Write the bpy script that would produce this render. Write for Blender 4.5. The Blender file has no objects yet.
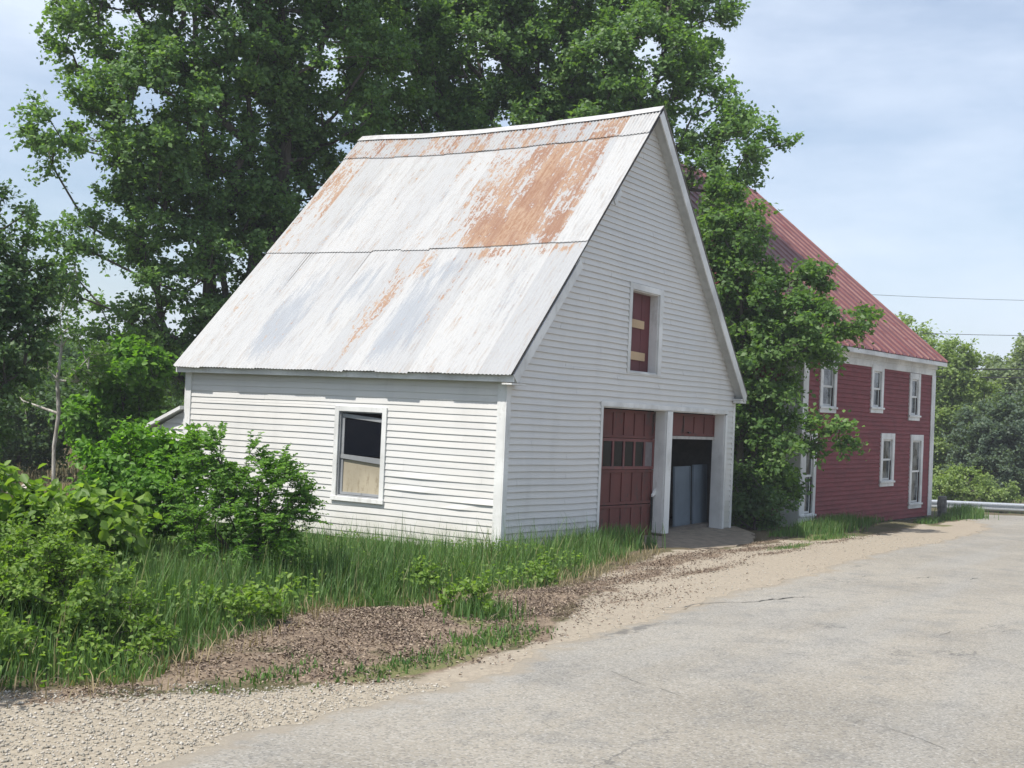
import bpy, math, random
import numpy as np
from mathutils import Vector, Matrix, noise as mnoise
R = math.radians
C = bpy.context.scene.collection
scene = bpy.context.scene

# ------------------------------------------------------------------ camera
CAM = np.array([-15.048, -9.173, 2.046])
YAW, PITCH, ROLL = 1.0278, 0.0202, 0.0434
FX, FY = math.sin(YAW), math.cos(YAW)
cd = bpy.data.cameras.new('camera'); cam = bpy.data.objects.new('camera', cd); C.objects.link(cam)
fw = Vector((math.cos(PITCH)*FX, math.cos(PITCH)*FY, math.sin(PITCH)))
rt = Vector((FY, -FX, 0)); up = rt.cross(fw)
r2 = rt*math.cos(ROLL) + up*math.sin(ROLL); u2 = up*math.cos(ROLL) - rt*math.sin(ROLL)
M4 = Matrix((r2, u2, -fw)).transposed().to_4x4(); M4.translation = Vector(CAM)
cam.matrix_world = M4
cd.sensor_width = 36; cd.lens = 36*1200/1024; cd.clip_start = .1; cd.clip_end = 3000
scene.camera = cam

# ------------------------------------------------------------------ light
SUN_EL, SUN_AZ = 59, 19            # the sun stands over -X, a little towards +Y
sd = Vector((-math.cos(R(SUN_EL))*math.cos(R(SUN_AZ)), math.cos(R(SUN_EL))*math.sin(R(SUN_AZ)), math.sin(R(SUN_EL))))
sl = bpy.data.lights.new('sun', 'SUN'); sl.energy = 4.0; sl.angle = R(.53); sl.color = (1, .955, .89)
so = bpy.data.objects.new('sun', sl); C.objects.link(so); so.rotation_euler = sd.to_track_quat('Z', 'Y').to_euler()
w = bpy.data.worlds.new('World'); scene.world = w; w.use_nodes = True
nt = w.node_tree; N = nt.nodes; Lk = nt.links; N.clear()
out = N.new('ShaderNodeOutputWorld'); bg = N.new('ShaderNodeBackground'); bg.inputs['Strength'].default_value = .098
sky = N.new('ShaderNodeTexSky'); sky.sky_type = 'NISHITA'; sky.sun_disc = False
sky.sun_elevation = R(SUN_EL); sky.sun_rotation = math.atan2(sd.x, sd.y) % (2*math.pi)
sky.air_density = 1.0; sky.dust_density = 1.2; sky.ozone_density = 1.2
tc = N.new('ShaderNodeTexCoord'); mp = N.new('ShaderNodeMapping'); mp.inputs['Scale'].default_value = (1.0, 1.0, 3.6)
mp.inputs['Rotation'].default_value = (0, .25, .6); mp.inputs['Location'].default_value = (3.1, 2.2, .5)
cn = N.new('ShaderNodeTexNoise'); cn.inputs['Scale'].default_value = 2.3; cn.inputs['Detail'].default_value = 7; cn.inputs['Roughness'].default_value = .56
cr = N.new('ShaderNodeValToRGB'); cr.color_ramp.elements[0].position = .36; cr.color_ramp.elements[1].position = .66
cr.color_ramp.elements[0].color = (.10, .10, .10, 1); cr.color_ramp.elements[1].color = (.85, .85, .85, 1)
mx = N.new('ShaderNodeMix'); mx.data_type = 'RGBA'
mx.inputs['B'].default_value = (5.8, 6.5, 7.6, 1)
Lk.new(tc.outputs['Generated'], mp.inputs[0]); Lk.new(mp.outputs[0], cn.inputs['Vector']); Lk.new(cn.outputs['Fac'], cr.inputs[0])
Lk.new(cr.outputs[0], mx.inputs['Factor']); Lk.new(sky.outputs[0], mx.inputs['A']); Lk.new(mx.outputs['Result'], bg.inputs[0]); Lk.new(bg.outputs[0], out.inputs[0])
scene.view_settings.view_transform = 'Standard'; scene.view_settings.look = 'None'
scene.view_settings.gamma = 1; scene.view_settings.exposure = .68
scene.render.engine = 'CYCLES'
scene.cycles.max_bounces = 8; scene.cycles.transparent_max_bounces = 8

# ------------------------------------------------------------------ helpers
def tag(o, label=None, cat=None, group=None, kind=None):
    if label: o['label'] = label
    if cat: o['category'] = cat
    if group: o['group'] = group
    if kind: o['kind'] = kind
    return o

def link(name, me, mats, parent=None):
    o = bpy.data.objects.new(name, me); C.objects.link(o)
    for m in (mats if isinstance(mats, (list, tuple)) else [mats]): me.materials.append(m)
    if parent: o.parent = parent
    return o

def thing(name, label, cat, group=None, loc=(0, 0, 0)):
    o = bpy.data.objects.new(name, None); C.objects.link(o); o.location = loc
    o.empty_display_size = .3
    return tag(o, label, cat, group)

class MB:
    """collects shapes in world coordinates and links them as one mesh"""
    def __init__(s): s.v = []; s.f = []
    def add(s, vs, fs):
        n = len(s.v); s.v += [tuple(map(float, p)) for p in vs]; s.f += [tuple(i+n for i in f) for f in fs]; return s
    def hexa(s, p):        # 8 points: bottom loop 0-3, top loop 4-7
        return s.add(p, [(3, 2, 1, 0), (4, 5, 6, 7), (0, 1, 5, 4), (1, 2, 6, 5), (2, 3, 7, 6), (3, 0, 4, 7)])
    def box(s, a, b):
        x0, y0, z0 = a; x1, y1, z1 = b
        return s.hexa([(x0, y0, z0), (x1, y0, z0), (x1, y1, z0), (x0, y1, z0), (x0, y0, z1), (x1, y0, z1), (x1, y1, z1), (x0, y1, z1)])
    def beam(s, a, b, nrm, wid, th):    # a board from a to b, its face normal nrm, width across, thickness along nrm
        a, b, n = Vector(a), Vector(b), Vector(nrm).normalized()
        d = (b-a).normalized(); c = d.cross(n).normalized()*wid/2; n = n*th/2
        q = [a-c-n, a+c-n, a+c+n, a-c+n]; r = [p+(b-a) for p in q]
        return s.hexa(q+r)
    def tube(s, pts, rad, n=6, cap=True):
        pts = [Vector(p) for p in pts]; rad = rad if isinstance(rad, (list, tuple)) else [rad]*len(pts)
        vs = []; fs = []
        for i, p in enumerate(pts):
            d = (pts[min(i+1, len(pts)-1)]-pts[max(i-1, 0)])
            d = d.normalized() if d.length > 1e-9 else Vector((0, 0, 1))
            a = d.cross(Vector((0, 0, 1)) if abs(d.z) < .9 else Vector((1, 0, 0))).normalized(); b = d.cross(a)
            for k in range(n):
                t = 2*math.pi*k/n; vs.append(p+(a*math.cos(t)+b*math.sin(t))*rad[i])
        for i in range(len(pts)-1):
            for k in range(n): fs.append((i*n+k, i*n+(k+1) % n, (i+1)*n+(k+1) % n, (i+1)*n+k))
        if cap: fs += [tuple(range(n))[::-1], tuple(range((len(pts)-1)*n, len(pts)*n))]
        return s.add(vs, fs)
    def build(s, name, mats, parent=None, warp=None, frame=None, bevel=0, smooth=False):
        vs = s.v
        if frame: vs = [frame(*p) for p in vs]
        if warp: vs = [warp(*p) for p in vs]
        me = bpy.data.meshes.new(name); me.from_pydata(vs, [], s.f); me.update()
        if smooth: me.polygons.foreach_set('use_smooth', [True]*len(me.polygons))
        o = link(name, me, mats, parent)
        if bevel:
            b = o.modifiers.new('bevel', 'BEVEL'); b.width = bevel; b.segments = 2; b.limit_method = 'ANGLE'
        return o

def np_mesh(name, V, faces, mats, parent=None, attrs=None, smooth=False, nv=4):
    """V (n,3); faces (m,nv) int array"""
    me = bpy.data.meshes.new(name); n, m = len(V), len(faces)
    me.vertices.add(n); me.vertices.foreach_set('co', np.ascontiguousarray(V, np.float32).ravel())
    me.loops.add(m*nv); me.loops.foreach_set('vertex_index', np.ascontiguousarray(faces, np.int32).ravel())
    me.polygons.add(m); me.polygons.foreach_set('loop_start', np.arange(0, m*nv, nv, dtype=np.int32))
    me.polygons.foreach_set('loop_total', np.full(m, nv, np.int32))
    if smooth: me.polygons.foreach_set('use_smooth', np.ones(m, bool))
    me.update(calc_edges=True)
    for k, a in (attrs or {}).items():
        if a.ndim == 1:
            at = me.attributes.new(k, 'FLOAT', 'POINT'); at.data.foreach_set('value', a.astype(np.float32))
        else:
            at = me.attributes.new(k, 'FLOAT_COLOR', 'POINT'); at.data.foreach_set('color', a.astype(np.float32).ravel())
    return link(name, me, mats, parent)

def vnoise(x, y, s, seed=0):
    """smooth value noise, numpy"""
    x = np.asarray(x, float)*s; y = np.asarray(y, float)*s
    xi, yi = np.floor(x).astype(np.int64), np.floor(y).astype(np.int64); xf, yf = x-xi, y-yi
    def h(a, b):
        q = (a*374761393 + b*668265263 + seed*1442695041) & 0x7fffffff
        q = ((q ^ (q >> 13))*1274126177) & 0x7fffffff
        return ((q ^ (q >> 16)) & 0xffff)/65535.
    u, v = xf*xf*(3-2*xf), yf*yf*(3-2*yf)
    return (h(xi, yi)*(1-u)+h(xi+1, yi)*u)*(1-v)+(h(xi, yi+1)*(1-u)+h(xi+1, yi+1)*u)*v
def fbm(x, y, s, seed=0, o=4):
    r = 0; a = .5; t = 0
    for i in range(o): r = r+a*vnoise(x, y, s*2**i, seed+i*17); t += a; a *= .5
    return r/t

def poly_sd(px, py, poly):
    """signed distance, positive inside"""
    px, py = np.asarray(px, float), np.asarray(py, float)
    d = np.full(px.shape, 1e9); ins = np.zeros(px.shape, bool); n = len(poly)
    for i in range(n):
        ax, ay = poly[i]; bx, by = poly[(i+1) % n]
        ex, ey = bx-ax, by-ay; t = np.clip(((px-ax)*ex+(py-ay)*ey)/(ex*ex+ey*ey+1e-12), 0, 1)
        d = np.minimum(d, np.hypot(px-ax-t*ex, py-ay-t*ey))
        c = (ay > py) != (by > py)
        with np.errstate(divide='ignore', invalid='ignore'): xi = ax+(py-ay)*ex/(ey if ey != 0 else 1e-12)
        ins ^= c & (px < xi)
    return np.where(ins, d, -d)

# ------------------------------------------------------------------ materials
class Mat:
    def __init__(s, name):
        s.m = bpy.data.materials.new(name); s.m.use_nodes = True; s.t = s.m.node_tree
        s.b = s.t.nodes['Principled BSDF']; s.b.inputs['Roughness'].default_value = .7; s._co = None
    def n(s, ty, **k):
        x = s.t.nodes.new(ty)
        for a, v in k.items(): setattr(x, a, v)
        return x
    def l(s, a, b): s.t.links.new(a, b)
    def set(s, sock, v):
        if hasattr(v, 'links'): s.l(v, sock)
        else: sock.default_value = v
    def coord(s, scale=None, kind='Object'):
        if s._co is None: s._co = s.n('ShaderNodeTexCoord')
        o = s._co.outputs[kind]
        if scale:
            mp = s.n('ShaderNodeMapping'); mp.inputs['Scale'].default_value = scale; s.l(o, mp.inputs[0]); o = mp.outputs[0]
        return o
    def noise(s, scale, detail=4, rough=.55, stretch=None, dist=0):
        x = s.n('ShaderNodeTexNoise'); x.inputs['Scale'].default_value = scale; x.inputs['Detail'].default_value = detail
        x.inputs['Roughness'].default_value = rough; x.inputs['Distortion'].default_value = dist
        s.l(s.coord(stretch), x.inputs['Vector']); return x.outputs['Fac']
    def ramp(s, v, a, b, ca=0., cb=1.):
        x = s.n('ShaderNodeMapRange'); x.interpolation_type = 'SMOOTHSTEP'
        s.l(v, x.inputs[0]); x.inputs[1].default_value = a; x.inputs[2].default_value = b; x.inputs[3].default_value = ca; x.inputs[4].default_value = cb
        return x.outputs[0]
    def mix(s, f, a, b, mode='MIX'):
        x = s.n('ShaderNodeMix', data_type='RGBA', blend_type=mode)
        s.set(x.inputs['Factor'], f)
        for sock, v in ((x.inputs['A'], a), (x.inputs['B'], b)):
            if isinstance(v, tuple) and len(v) == 3: v = v+(1,)
            s.set(sock, v)
        return x.outputs['Result']
    def math(s, op, a, b=0.):
        x = s.n('ShaderNodeMath', operation=op); s.set(x.inputs[0], a); s.set(x.inputs[1], b); return x.outputs[0]
    def attr(s, name, out='Fac'):
        x = s.n('ShaderNodeAttribute', attribute_name=name); return x.outputs[out]
    def island(s): return s.n('ShaderNodeNewGeometry').outputs['Random Per Island']
    def bump(s, h, strength=.3, dist=.01):
        x = s.n('ShaderNodeBump'); x.inputs['Strength'].default_value = strength; x.inputs['Distance'].default_value = dist
        s.l(h, x.inputs['Height']); s.l(x.outputs[0], s.b.inputs['Normal'])
    def color(s, v):
        if isinstance(v, tuple) and len(v) == 3: v = v+(1,)
        s.set(s.b.inputs['Base Color'], v); return s

def plain(name, col, rough=.7, var=.12, scale=6, metal=0, spec=.4):
    m = Mat(name); c2 = tuple(x*(1-var*2) for x in col)
    n = m.noise(scale, 5, .6)
    m.color(m.mix(m.ramp(n, .35, .7), col, c2)); m.b.inputs['Roughness'].default_value = rough
    m.b.inputs['Metallic'].default_value = metal; m.b.inputs['Specular IOR Level'].default_value = spec
    return m.m

def vinyl():
    m = Mat('white_vinyl')
    streak = m.noise(1.0, 5, .65, stretch=(2.2, 2.2, .35)); fine = m.noise(14, 4, .6); cl = m.noise(.5, 3)
    c = m.mix(m.ramp(streak, .45, .8, 0, .5), (.62, .605, .575), (.51, .50, .475))
    c = m.mix(m.ramp(cl, .4, .75, 0, .35), c, (.59, .60, .61))
    c = m.mix(m.ramp(fine, .62, .8, 0, .25), c, (.45, .45, .42))
    sx = m.n('ShaderNodeSeparateXYZ'); m.l(m.coord(), sx.inputs[0])
    bd = m.noise(1.0, 2, .5, stretch=(.35, .35, 9.8)); c = m.mix(m.ramp(bd, .45, .7, 0, .35), c, (.50, .505, .50))
    spl = m.math('ADD', sx.outputs['Z'], m.math('MULTIPLY', m.math('SUBTRACT', m.noise(3, 5, .65), .5), .7))
    c = m.mix(m.ramp(spl, .42, .0, 0, .55), c, (.44, .43, .36))           # splashed dirt near the ground
    m.color(c); m.b.inputs['Roughness'].default_value = .5; m.b.inputs['Specular IOR Level'].default_value = .3
    m.bump(m.noise(40, 3, .5, stretch=(.3, .3, 4)), .08, .004); return m.m
VINYL = vinyl()

def painted(name, col, chip, amount=.3, rough=.6, scale=5.):
    m = Mat(name)
    a = m.noise(scale, 6, .65, stretch=(1.5, 1.5, .35)); b = m.noise(scale*5, 4, .6)
    k = m.math('ADD', m.math('MULTIPLY', a, .7), m.math('MULTIPLY', b, .3))
    c = m.mix(m.ramp(m.noise(1.3, 3), .35, .7), col, tuple(x*.72 for x in col))
    m.color(m.mix(m.ramp(k, .52, .63, 0, amount), c, chip)); m.b.inputs['Roughness'].default_value = rough
    m.b.inputs['Specular IOR Level'].default_value = .3
    m.bump(b, .2, .004); return m.m
TRIM = painted('white_trim', (.72, .72, .70), (.42, .40, .36), .35)
HOUSETRIM = painted('house_trim', (.66, .66, .64), (.36, .35, .33), .5)
REDDOOR = painted('red_door_paint', (.135, .042, .035), (.055, .042, .037), .9, .7, 2.2)
LOFTRED = painted('loft_red_paint', (.125, .033, .036), (.07, .03, .03), .6, .65, 3.)
WOOD = painted('bare_board', (.52, .37, .22), (.36, .25, .15), .5)
OSB = painted('plywood', (.43, .375, .275), (.27, .225, .155), .9, .8, 9.)
GREYSASH = painted('grey_sash', (.30, .31, .32), (.16, .16, .15), .6)
MULLION = painted('door_mullion', (.17, .055, .05), (.07, .04, .04), .6)
PANEL = painted('blue_grey_sheet', (.115, .145, .175), (.08, .095, .11), .5, .6, 2.)
SOFFIT = plain('soffit_paint', (.50, .51, .50), .7, .08)
DARKEDGE = plain('weathered_deck', (.10, .09, .08), .9)
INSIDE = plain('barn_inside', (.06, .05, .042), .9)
GALV = plain('galvanised_steel', (.62, .64, .66), .4, .08, 20, .7)
BLACK = plain('black_metal', (.02, .02, .02), .6)
WIRE = plain('wire_sheath', (.03, .03, .03), .7)

def glass():
    m = Mat('dark_glass'); m.color((.004, .005, .009)); m.b.inputs['Roughness'].default_value = .08
    m.b.inputs['Specular IOR Level'].default_value = .16
    m.bump(m.noise(1.5, 2), .05, .02); return m.m
GLASS = glass()
def glass2():
    m = Mat('house_glass'); m.color(m.mix(m.ramp(m.noise(2.2, 3), .4, .6), (.02, .025, .03), (.16, .17, .17))); m.b.inputs['Roughness'].default_value = .05
    m.bump(m.noise(1.5, 2), .06, .02); return m.m
HGLASS = glass2()

def clap_red():
    m = Mat('red_clapboard')
    a = m.noise(2.5, 6, .65, stretch=(1, 1, 2.2)); f = m.noise(20, 4, .6, stretch=(1, 1, 3))
    c = m.mix(m.ramp(a, .35, .7), (.205, .053, .058), (.155, .043, .047))
    c = m.mix(m.ramp(f, .55, .72, 0, .4), c, (.235, .095, .095)); bd = m.noise(1., 2, .5, stretch=(.5, .5, 8.9)); c = m.mix(m.ramp(bd, .45, .7, 0, .3), c, (.11, .034, .037)); m.color(c)
    m.b.inputs['Roughness'].default_value = .75; m.b.inputs['Specular IOR Level'].default_value = .25; return m.m
REDCLAP = clap_red()
def redroof():
    m = Mat('red_metal_roof')
    a = m.noise(1.2, 6, .7, stretch=(1, 1, .5)); f = m.noise(5, 5, .65, stretch=(2.0, .5, .5))
    c = m.mix(m.ramp(a, .35, .7), (.140, .034, .035), (.105, .029, .03))
    rib = m.attr('rib')
    k = m.math('MULTIPLY', rib, m.ramp(f, .30, .55, .25, .9))
    c = m.mix(k, c, (.25, .135, .115)); c = m.mix(m.ramp(f, .62, .8, 0, .3), c, (.2, .085, .07)); m.color(c)
    m.b.inputs['Roughness'].default_value = .5; return m.m
REDROOF = redroof()

def tinroof():
    m = Mat('rusty_painted_tin')
    rust = m.attr('rust'); grey = m.attr('grey'); pan = m.attr('pan')
    uvv = m.attr('suv', 'Vector')
    def sn(sc, st, d=6, r=.62):
        x = m.n('ShaderNodeTexNoise'); x.inputs['Scale'].default_value = sc; x.inputs['Detail'].default_value = d; x.inputs['Roughness'].default_value = r
        mp = m.n('ShaderNodeMapping'); mp.inputs['Scale'].default_value = st; m.l(uvv, mp.inputs[0]); m.l(mp.outputs[0], x.inputs['Vector']); return x.outputs['Fac']
    s1 = sn(1.5, (3.4, .35, 1)); s2 = sn(7, (3.4, .28, 1)); s3 = sn(1.0, (1.6, .7, 1)); s4 = sn(34, (1.4, .7, 1), 3); s5 = sn(11, (1.3, .6, 1), 5, .7)
    st = m.math('ADD', m.math('ADD', m.math('MULTIPLY', s1, .5), m.math('MULTIPLY', s2, .3)), m.math('MULTIPLY', s4, .2))
    c = m.mix(pan, (.395, .395, .39), (.26, .27, .285))
    c = m.mix(m.ramp(st, .47, .60, 0, .55), c, (.265, .265, .265))
    c = m.mix(m.ramp(s2, .52, .66, 0, .35), c, (.28, .225, .175)); c = m.mix(m.ramp(s5, .52, .66, 0, .4), c, (.27, .275, .285))
    gk = m.ramp(m.math('ADD', grey, m.math('MULTIPLY', m.math('SUBTRACT', st, .5), 3.2)), .20, .70, 0, .68)
    c = m.mix(gk, c, (.225, .25, .285))
    rr = m.math('ADD', rust, m.math('ADD', m.math('MULTIPLY', m.math('SUBTRACT', st, .5), 4.0), m.math('MULTIPLY', m.math('SUBTRACT', s5, .5), 2.4)))
    rcol = m.mix(m.ramp(m.math('ADD', m.math('MULTIPLY', s2, .5), m.math('MULTIPLY', s5, .5)), .42, .60), (.225, .11, .052), (.32, .215, .14))
    rcol = m.mix(m.ramp(s3, .45, .62, 0, .7), rcol, (.19, .082, .042))
    c = m.mix(m.ramp(rr, .30, .55, 0, .32), c, (.33, .25, .19))
    c = m.mix(m.ramp(rr, .46, .70, 0, .92), c, rcol)
    m.color(c); m.b.inputs['Roughness'].default_value = .55; m.b.inputs['Metallic'].default_value = .0
    m.b.inputs['Specular IOR Level'].default_value = .35
    m.bump(s4, .12, .004); return m.m
TIN = tinroof()

def leafmat(name, a, b, dry=None, trans=.5, rough=.5):
    m = Mat(name); i = m.island()
    x = m.n('ShaderNodeValToRGB'); e = x.color_ramp.elements
    e[0].color = a+(1,); e[1].color = b+(1,); e[0].position = .1; e[1].position = .85
    if dry:
        q = e.new(.95); q.color = dry+(1,)
    m.l(i, x.inputs[0]); col = x.outputs[0]
    cl = m.noise(.9, 3); col = m.mix(m.ramp(cl, .38, .66), col, m.mix(.5, col, (a[0]*.8, a[1]*.8, a[2]*.95)))
    m.color(col); m.b.inputs['Roughness'].default_value = rough; m.b.inputs['Specular IOR Level'].default_value = .35
    tr = m.n('ShaderNodeBsdfTranslucent'); g = m.mix(1., col, (1.25, 1.35, .45), 'MULTIPLY'); m.l(g, tr.inputs[0])
    ms = m.n('ShaderNodeMixShader'); ms.inputs[0].default_value = trans
    o = m.t.nodes['Material Output']; m.l(m.b.outputs[0], ms.inputs[1]); m.l(tr.outputs[0], ms.inputs[2]); m.l(ms.outputs[0], o.inputs[0])
    return m.m
LEAF_MAPLE = leafmat('maple_leaf', (.105, .20, .072), (.195, .315, .10))
LEAF_DARK = leafmat('dark_leaf', (0.065, 0.13, 0.055), (0.115, 0.19, 0.07))
LEAF_MID = leafmat('mid_leaf', (0.085, 0.17, 0.05), (0.165, 0.275, 0.072))
LEAF_BRIGHT = leafmat('bright_leaf', (0.101, 0.230, 0.034), (0.176, 0.338, 0.047))
LEAF_BUSH = leafmat('bush_leaf', (0.085, 0.195, 0.036), (0.19, 0.35, 0.055))
LEAF_YEL = leafmat('yellow_green_leaf', (0.19, 0.27, 0.09), (0.29, 0.38, 0.13))
LEAF_PALE = leafmat('pale_leaf', (0.19, 0.25, 0.14), (0.27, 0.33, 0.17))
LEAF_GREY = leafmat('grey_green_leaf', (0.1, 0.15, 0.105), (0.15, 0.205, 0.13))
GRASSM = leafmat('grass_blade', (0.068, 0.145, 0.038), (0.145, 0.25, 0.062), (.24, .22, .11), .3, .55)
DRYGRASS = leafmat('dry_grass', (0.13, 0.11, 0.06), (0.085, 0.1, 0.04), (.20, .165, .095), .2, .7)
STRAW = leafmat('straw', (.34, .27, .16), (.22, .18, .10), None, .2, .7)
LEAF_SHRUB = leafmat('shrub_leaf', (.125, .225, .045), (.25, .37, .075))
def bark(name, a, b):
    m = Mat(name); n = m.noise(12, 6, .7, stretch=(1, 1, .25)); m.color(m.mix(m.ramp(n, .35, .65), a, b))
    m.b.inputs['Roughness'].default_value = .9; m.bump(n, .6, .02); return m.m
BARK = bark('grey_bark', (.11, .095, .08), (.05, .042, .036))
PALEBARK = bark('pale_bark', (.46, .44, .40), (.22, .20, .17))

# ------------------------------------------------------------------ ground
def depth(x, y): return (np.asarray(x)-CAM[0])*FX+(np.asarray(y)-CAM[1])*FY
def lateral(x, y): return (np.asarray(x)-CAM[0])*FY-(np.asarray(y)-CAM[1])*FX
def sstep(a, b, x): t = np.clip((x-a)/(b-a), 0, 1); return t*t*(3-2*t)
ROAD_EDGE = [(-16, -5.1), (-13, -5.0), (-11.33, -4.86), (-10.17, -4.78), (-9.41, -4.70), (-8.6, -4.70), (-7.84, -4.66), (-7.05, -4.70), (-6.51, -4.52), (-6.02, -4.45),
  (-5.46, -4.42), (-4.61, -4.44), (-3.19, -4.30), (-2.09, -4.22), (-.63, -4.27), (1.39, -4.18), (4.06, -4.02), (8.2, -3.9), (13.07, -4.0), (17.4, -3.8), (19.5, -3.5), (21.2, -2.7), (22.6, -1.9), (24.2, -1.45), (25.6, -1.7), (26.8, -2.7), (28.0, -4.3), (33.5, -12.9), (48, -37)]
LITTER = [(-11.5, -2.6), (-9.86, -3.2), (-8.68, -2.78), (-6.31, -2.03), (-5.07, -2.2), (-3.6, -2.45), (-2.6, -2.75), (-2.2, -3.0), (-2.6, -3.2), (-3.54, -3.3), (-4.5, -3.5), (-6.0, -4.2), (-7.38, -4.35), (-8.51, -4.4), (-9.05, -3.95), (-9.9, -3.5), (-11.5, -3.0)]
GRAVEL = [(-15, -2.2), (-12, -2.65), (-10.61, -2.95), (-9.89, -3.43), (-9.08, -3.95), (-8.5, -4.4), (-8.0, -5.2), (-15, -5.4)]
SAND = [(-8.8, -4.5), (-6.1, -4.2), (-4.4, -3.5), (-2.9, -2.9), (-1.5, -2.3), (.76, -1.9), (3.0, -1.5), (4.8, -1.6), (7.0, -1.75), (8.5, -2.0), (11, -2.3), (14, -2.5), (19.5, -2.35), (21.6, -2.6), (21.6, -5), (-8.8, -5.4)]
APRON = [(5.6, .28), (9.5, .28), (9.85, .05), (8.8, -.75), (7.2, -1.3), (5.6, -1.5), (4.4, -1.15), (3.4, -.6), (3.2, .28)]
def height(x, y):
    x, y = np.asarray(x, float), np.asarray(y, float)
    d = np.clip(depth(x, y), -12, 44); lat = lateral(x, y); D = depth(x, y)
    z = .42-.03*d
    rest = np.clip(D-44, 0, 1e5); z = z-.004*np.minimum(rest, 400)
    z = z-.55*sstep(41.0, 43.2, D)*sstep(6, 10, lat)                                          # bank beyond the far road
    z = z+1.5*sstep(34, 62, D)*sstep(-6, -16, lat)                                             # brown bank behind the left trees
    road_y = -4.3
    off = sstep(-4.0, -1.8, y)
    z = z+off*.10*(fbm(x, y, .55, 3)-.5)*2
    lit = poly_sd(x, y, LITTER)
    z = z+.05*sstep(-.2, .7, lit)*(.5+fbm(x, y, 1.6, 9)) + .02*sstep(-.4, .2, lit)*(fbm(x, y, 7, 5)-.5)
    z = z-.12*sstep(19, 23, x)*0
    ins = np.minimum(np.minimum(sstep(-.6, .2, x), sstep(9.9, 9.1, x)), np.minimum(sstep(-.15, .35, y), sstep(7, 6, y)))
    z = np.where(ins > 0, z*(1-ins)+np.minimum(z, -.34)*ins, z)
    ap = sstep(-.12, .12, poly_sd(x, y, APRON)); z = z*(1-ap)+np.minimum(z, -.42)*ap
    return z
xs = np.concatenate([-15-np.geomspace(.3, 900, 46)[::-1], np.arange(-15, 24, .1), 24+np.geomspace(.3, 900, 46)])
ys = np.concatenate([-7-np.geomspace(.3, 900, 40)[::-1], np.arange(-7, 6, .1), 6+np.geomspace(.3, 900, 46)])
GX, GY = np.meshgrid(xs, ys); gx, gy = GX.ravel(), GY.ravel()
# the asphalt as one polygon: left edge, then round the far side and behind the camera
ROAD = ROAD_EDGE + [(60, -60), (40, -60), (-60, -60), (-60, -8.0), (-30, -6.0)]
rsd = poly_sd(gx, gy, ROAD)
gz = height(gx, gy)-.05*sstep(.05, .35, rsd)
nx, ny = len(xs), len(ys); ii = np.arange(nx*ny).reshape(ny, nx)
F = np.stack([ii[:-1, :-1], ii[:-1, 1:], ii[1:, 1:], ii[1:, :-1]], -1).reshape(-1, 4)
wob = (fbm(gx, gy, 1.3, 40)-.5)*.55
zone = np.zeros((len(gx), 4)); soft = .28
zone[:, 0] = sstep(-soft, soft, poly_sd(gx, gy, SAND)+wob)
zone[:, 1] = sstep(-soft, soft, poly_sd(gx, gy, LITTER)+wob*.8)
# tongues of litter lying on the sand in front of the doors
for (ax, ay, rx_, ry_, k) in [(-1.2, -2.55, 1.8, .26, .95), (1.6, -2.15, 2.6, .3, .95), (.6, -2.95, 1.6, .13, .8), (5.2, -2.0, 1.9, .22, .9), (9.0, -2.55, 2.6, .13, .6), (4.2, -2.75, 1.5, .09, .65), (13, -2.4, 3, .25, .6), (-3.4, -3.6, .6, .12, .6), (6.9, -1.6, 1.4, .12, .8), (17, -2.6, 2.5, .12, .5)]:
    zone[:, 1] = np.maximum(zone[:, 1], k*np.exp(-(((gx-ax)/rx_)**2+((gy-ay)/ry_)**2)))
zone[:, 2] = sstep(-soft, soft, poly_sd(gx, gy, GRAVEL)+wob)
moss = np.zeros(len(gx))
for (ax, ay, rx_, ry_) in [(-7.9, -4.2, 1.0, .2), (-6.7, -4.05, .8, .2), (9.6, -2.0, 1.6, .4), (17.5, -2.7, 1.2, .3), (-5.9, -3.5, .5, .35), (6.3, -2.35, 1.3, .2)]:
    moss = np.maximum(moss, np.exp(-(((gx-ax)/rx_)**2+((gy-ay)/ry_)**2)))
zone[:, 3] = moss
bank = sstep(20, 34, depth(gx, gy))*sstep(-5, -9, lateral(gx, gy))*sstep(90, 60, depth(gx, gy))
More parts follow.
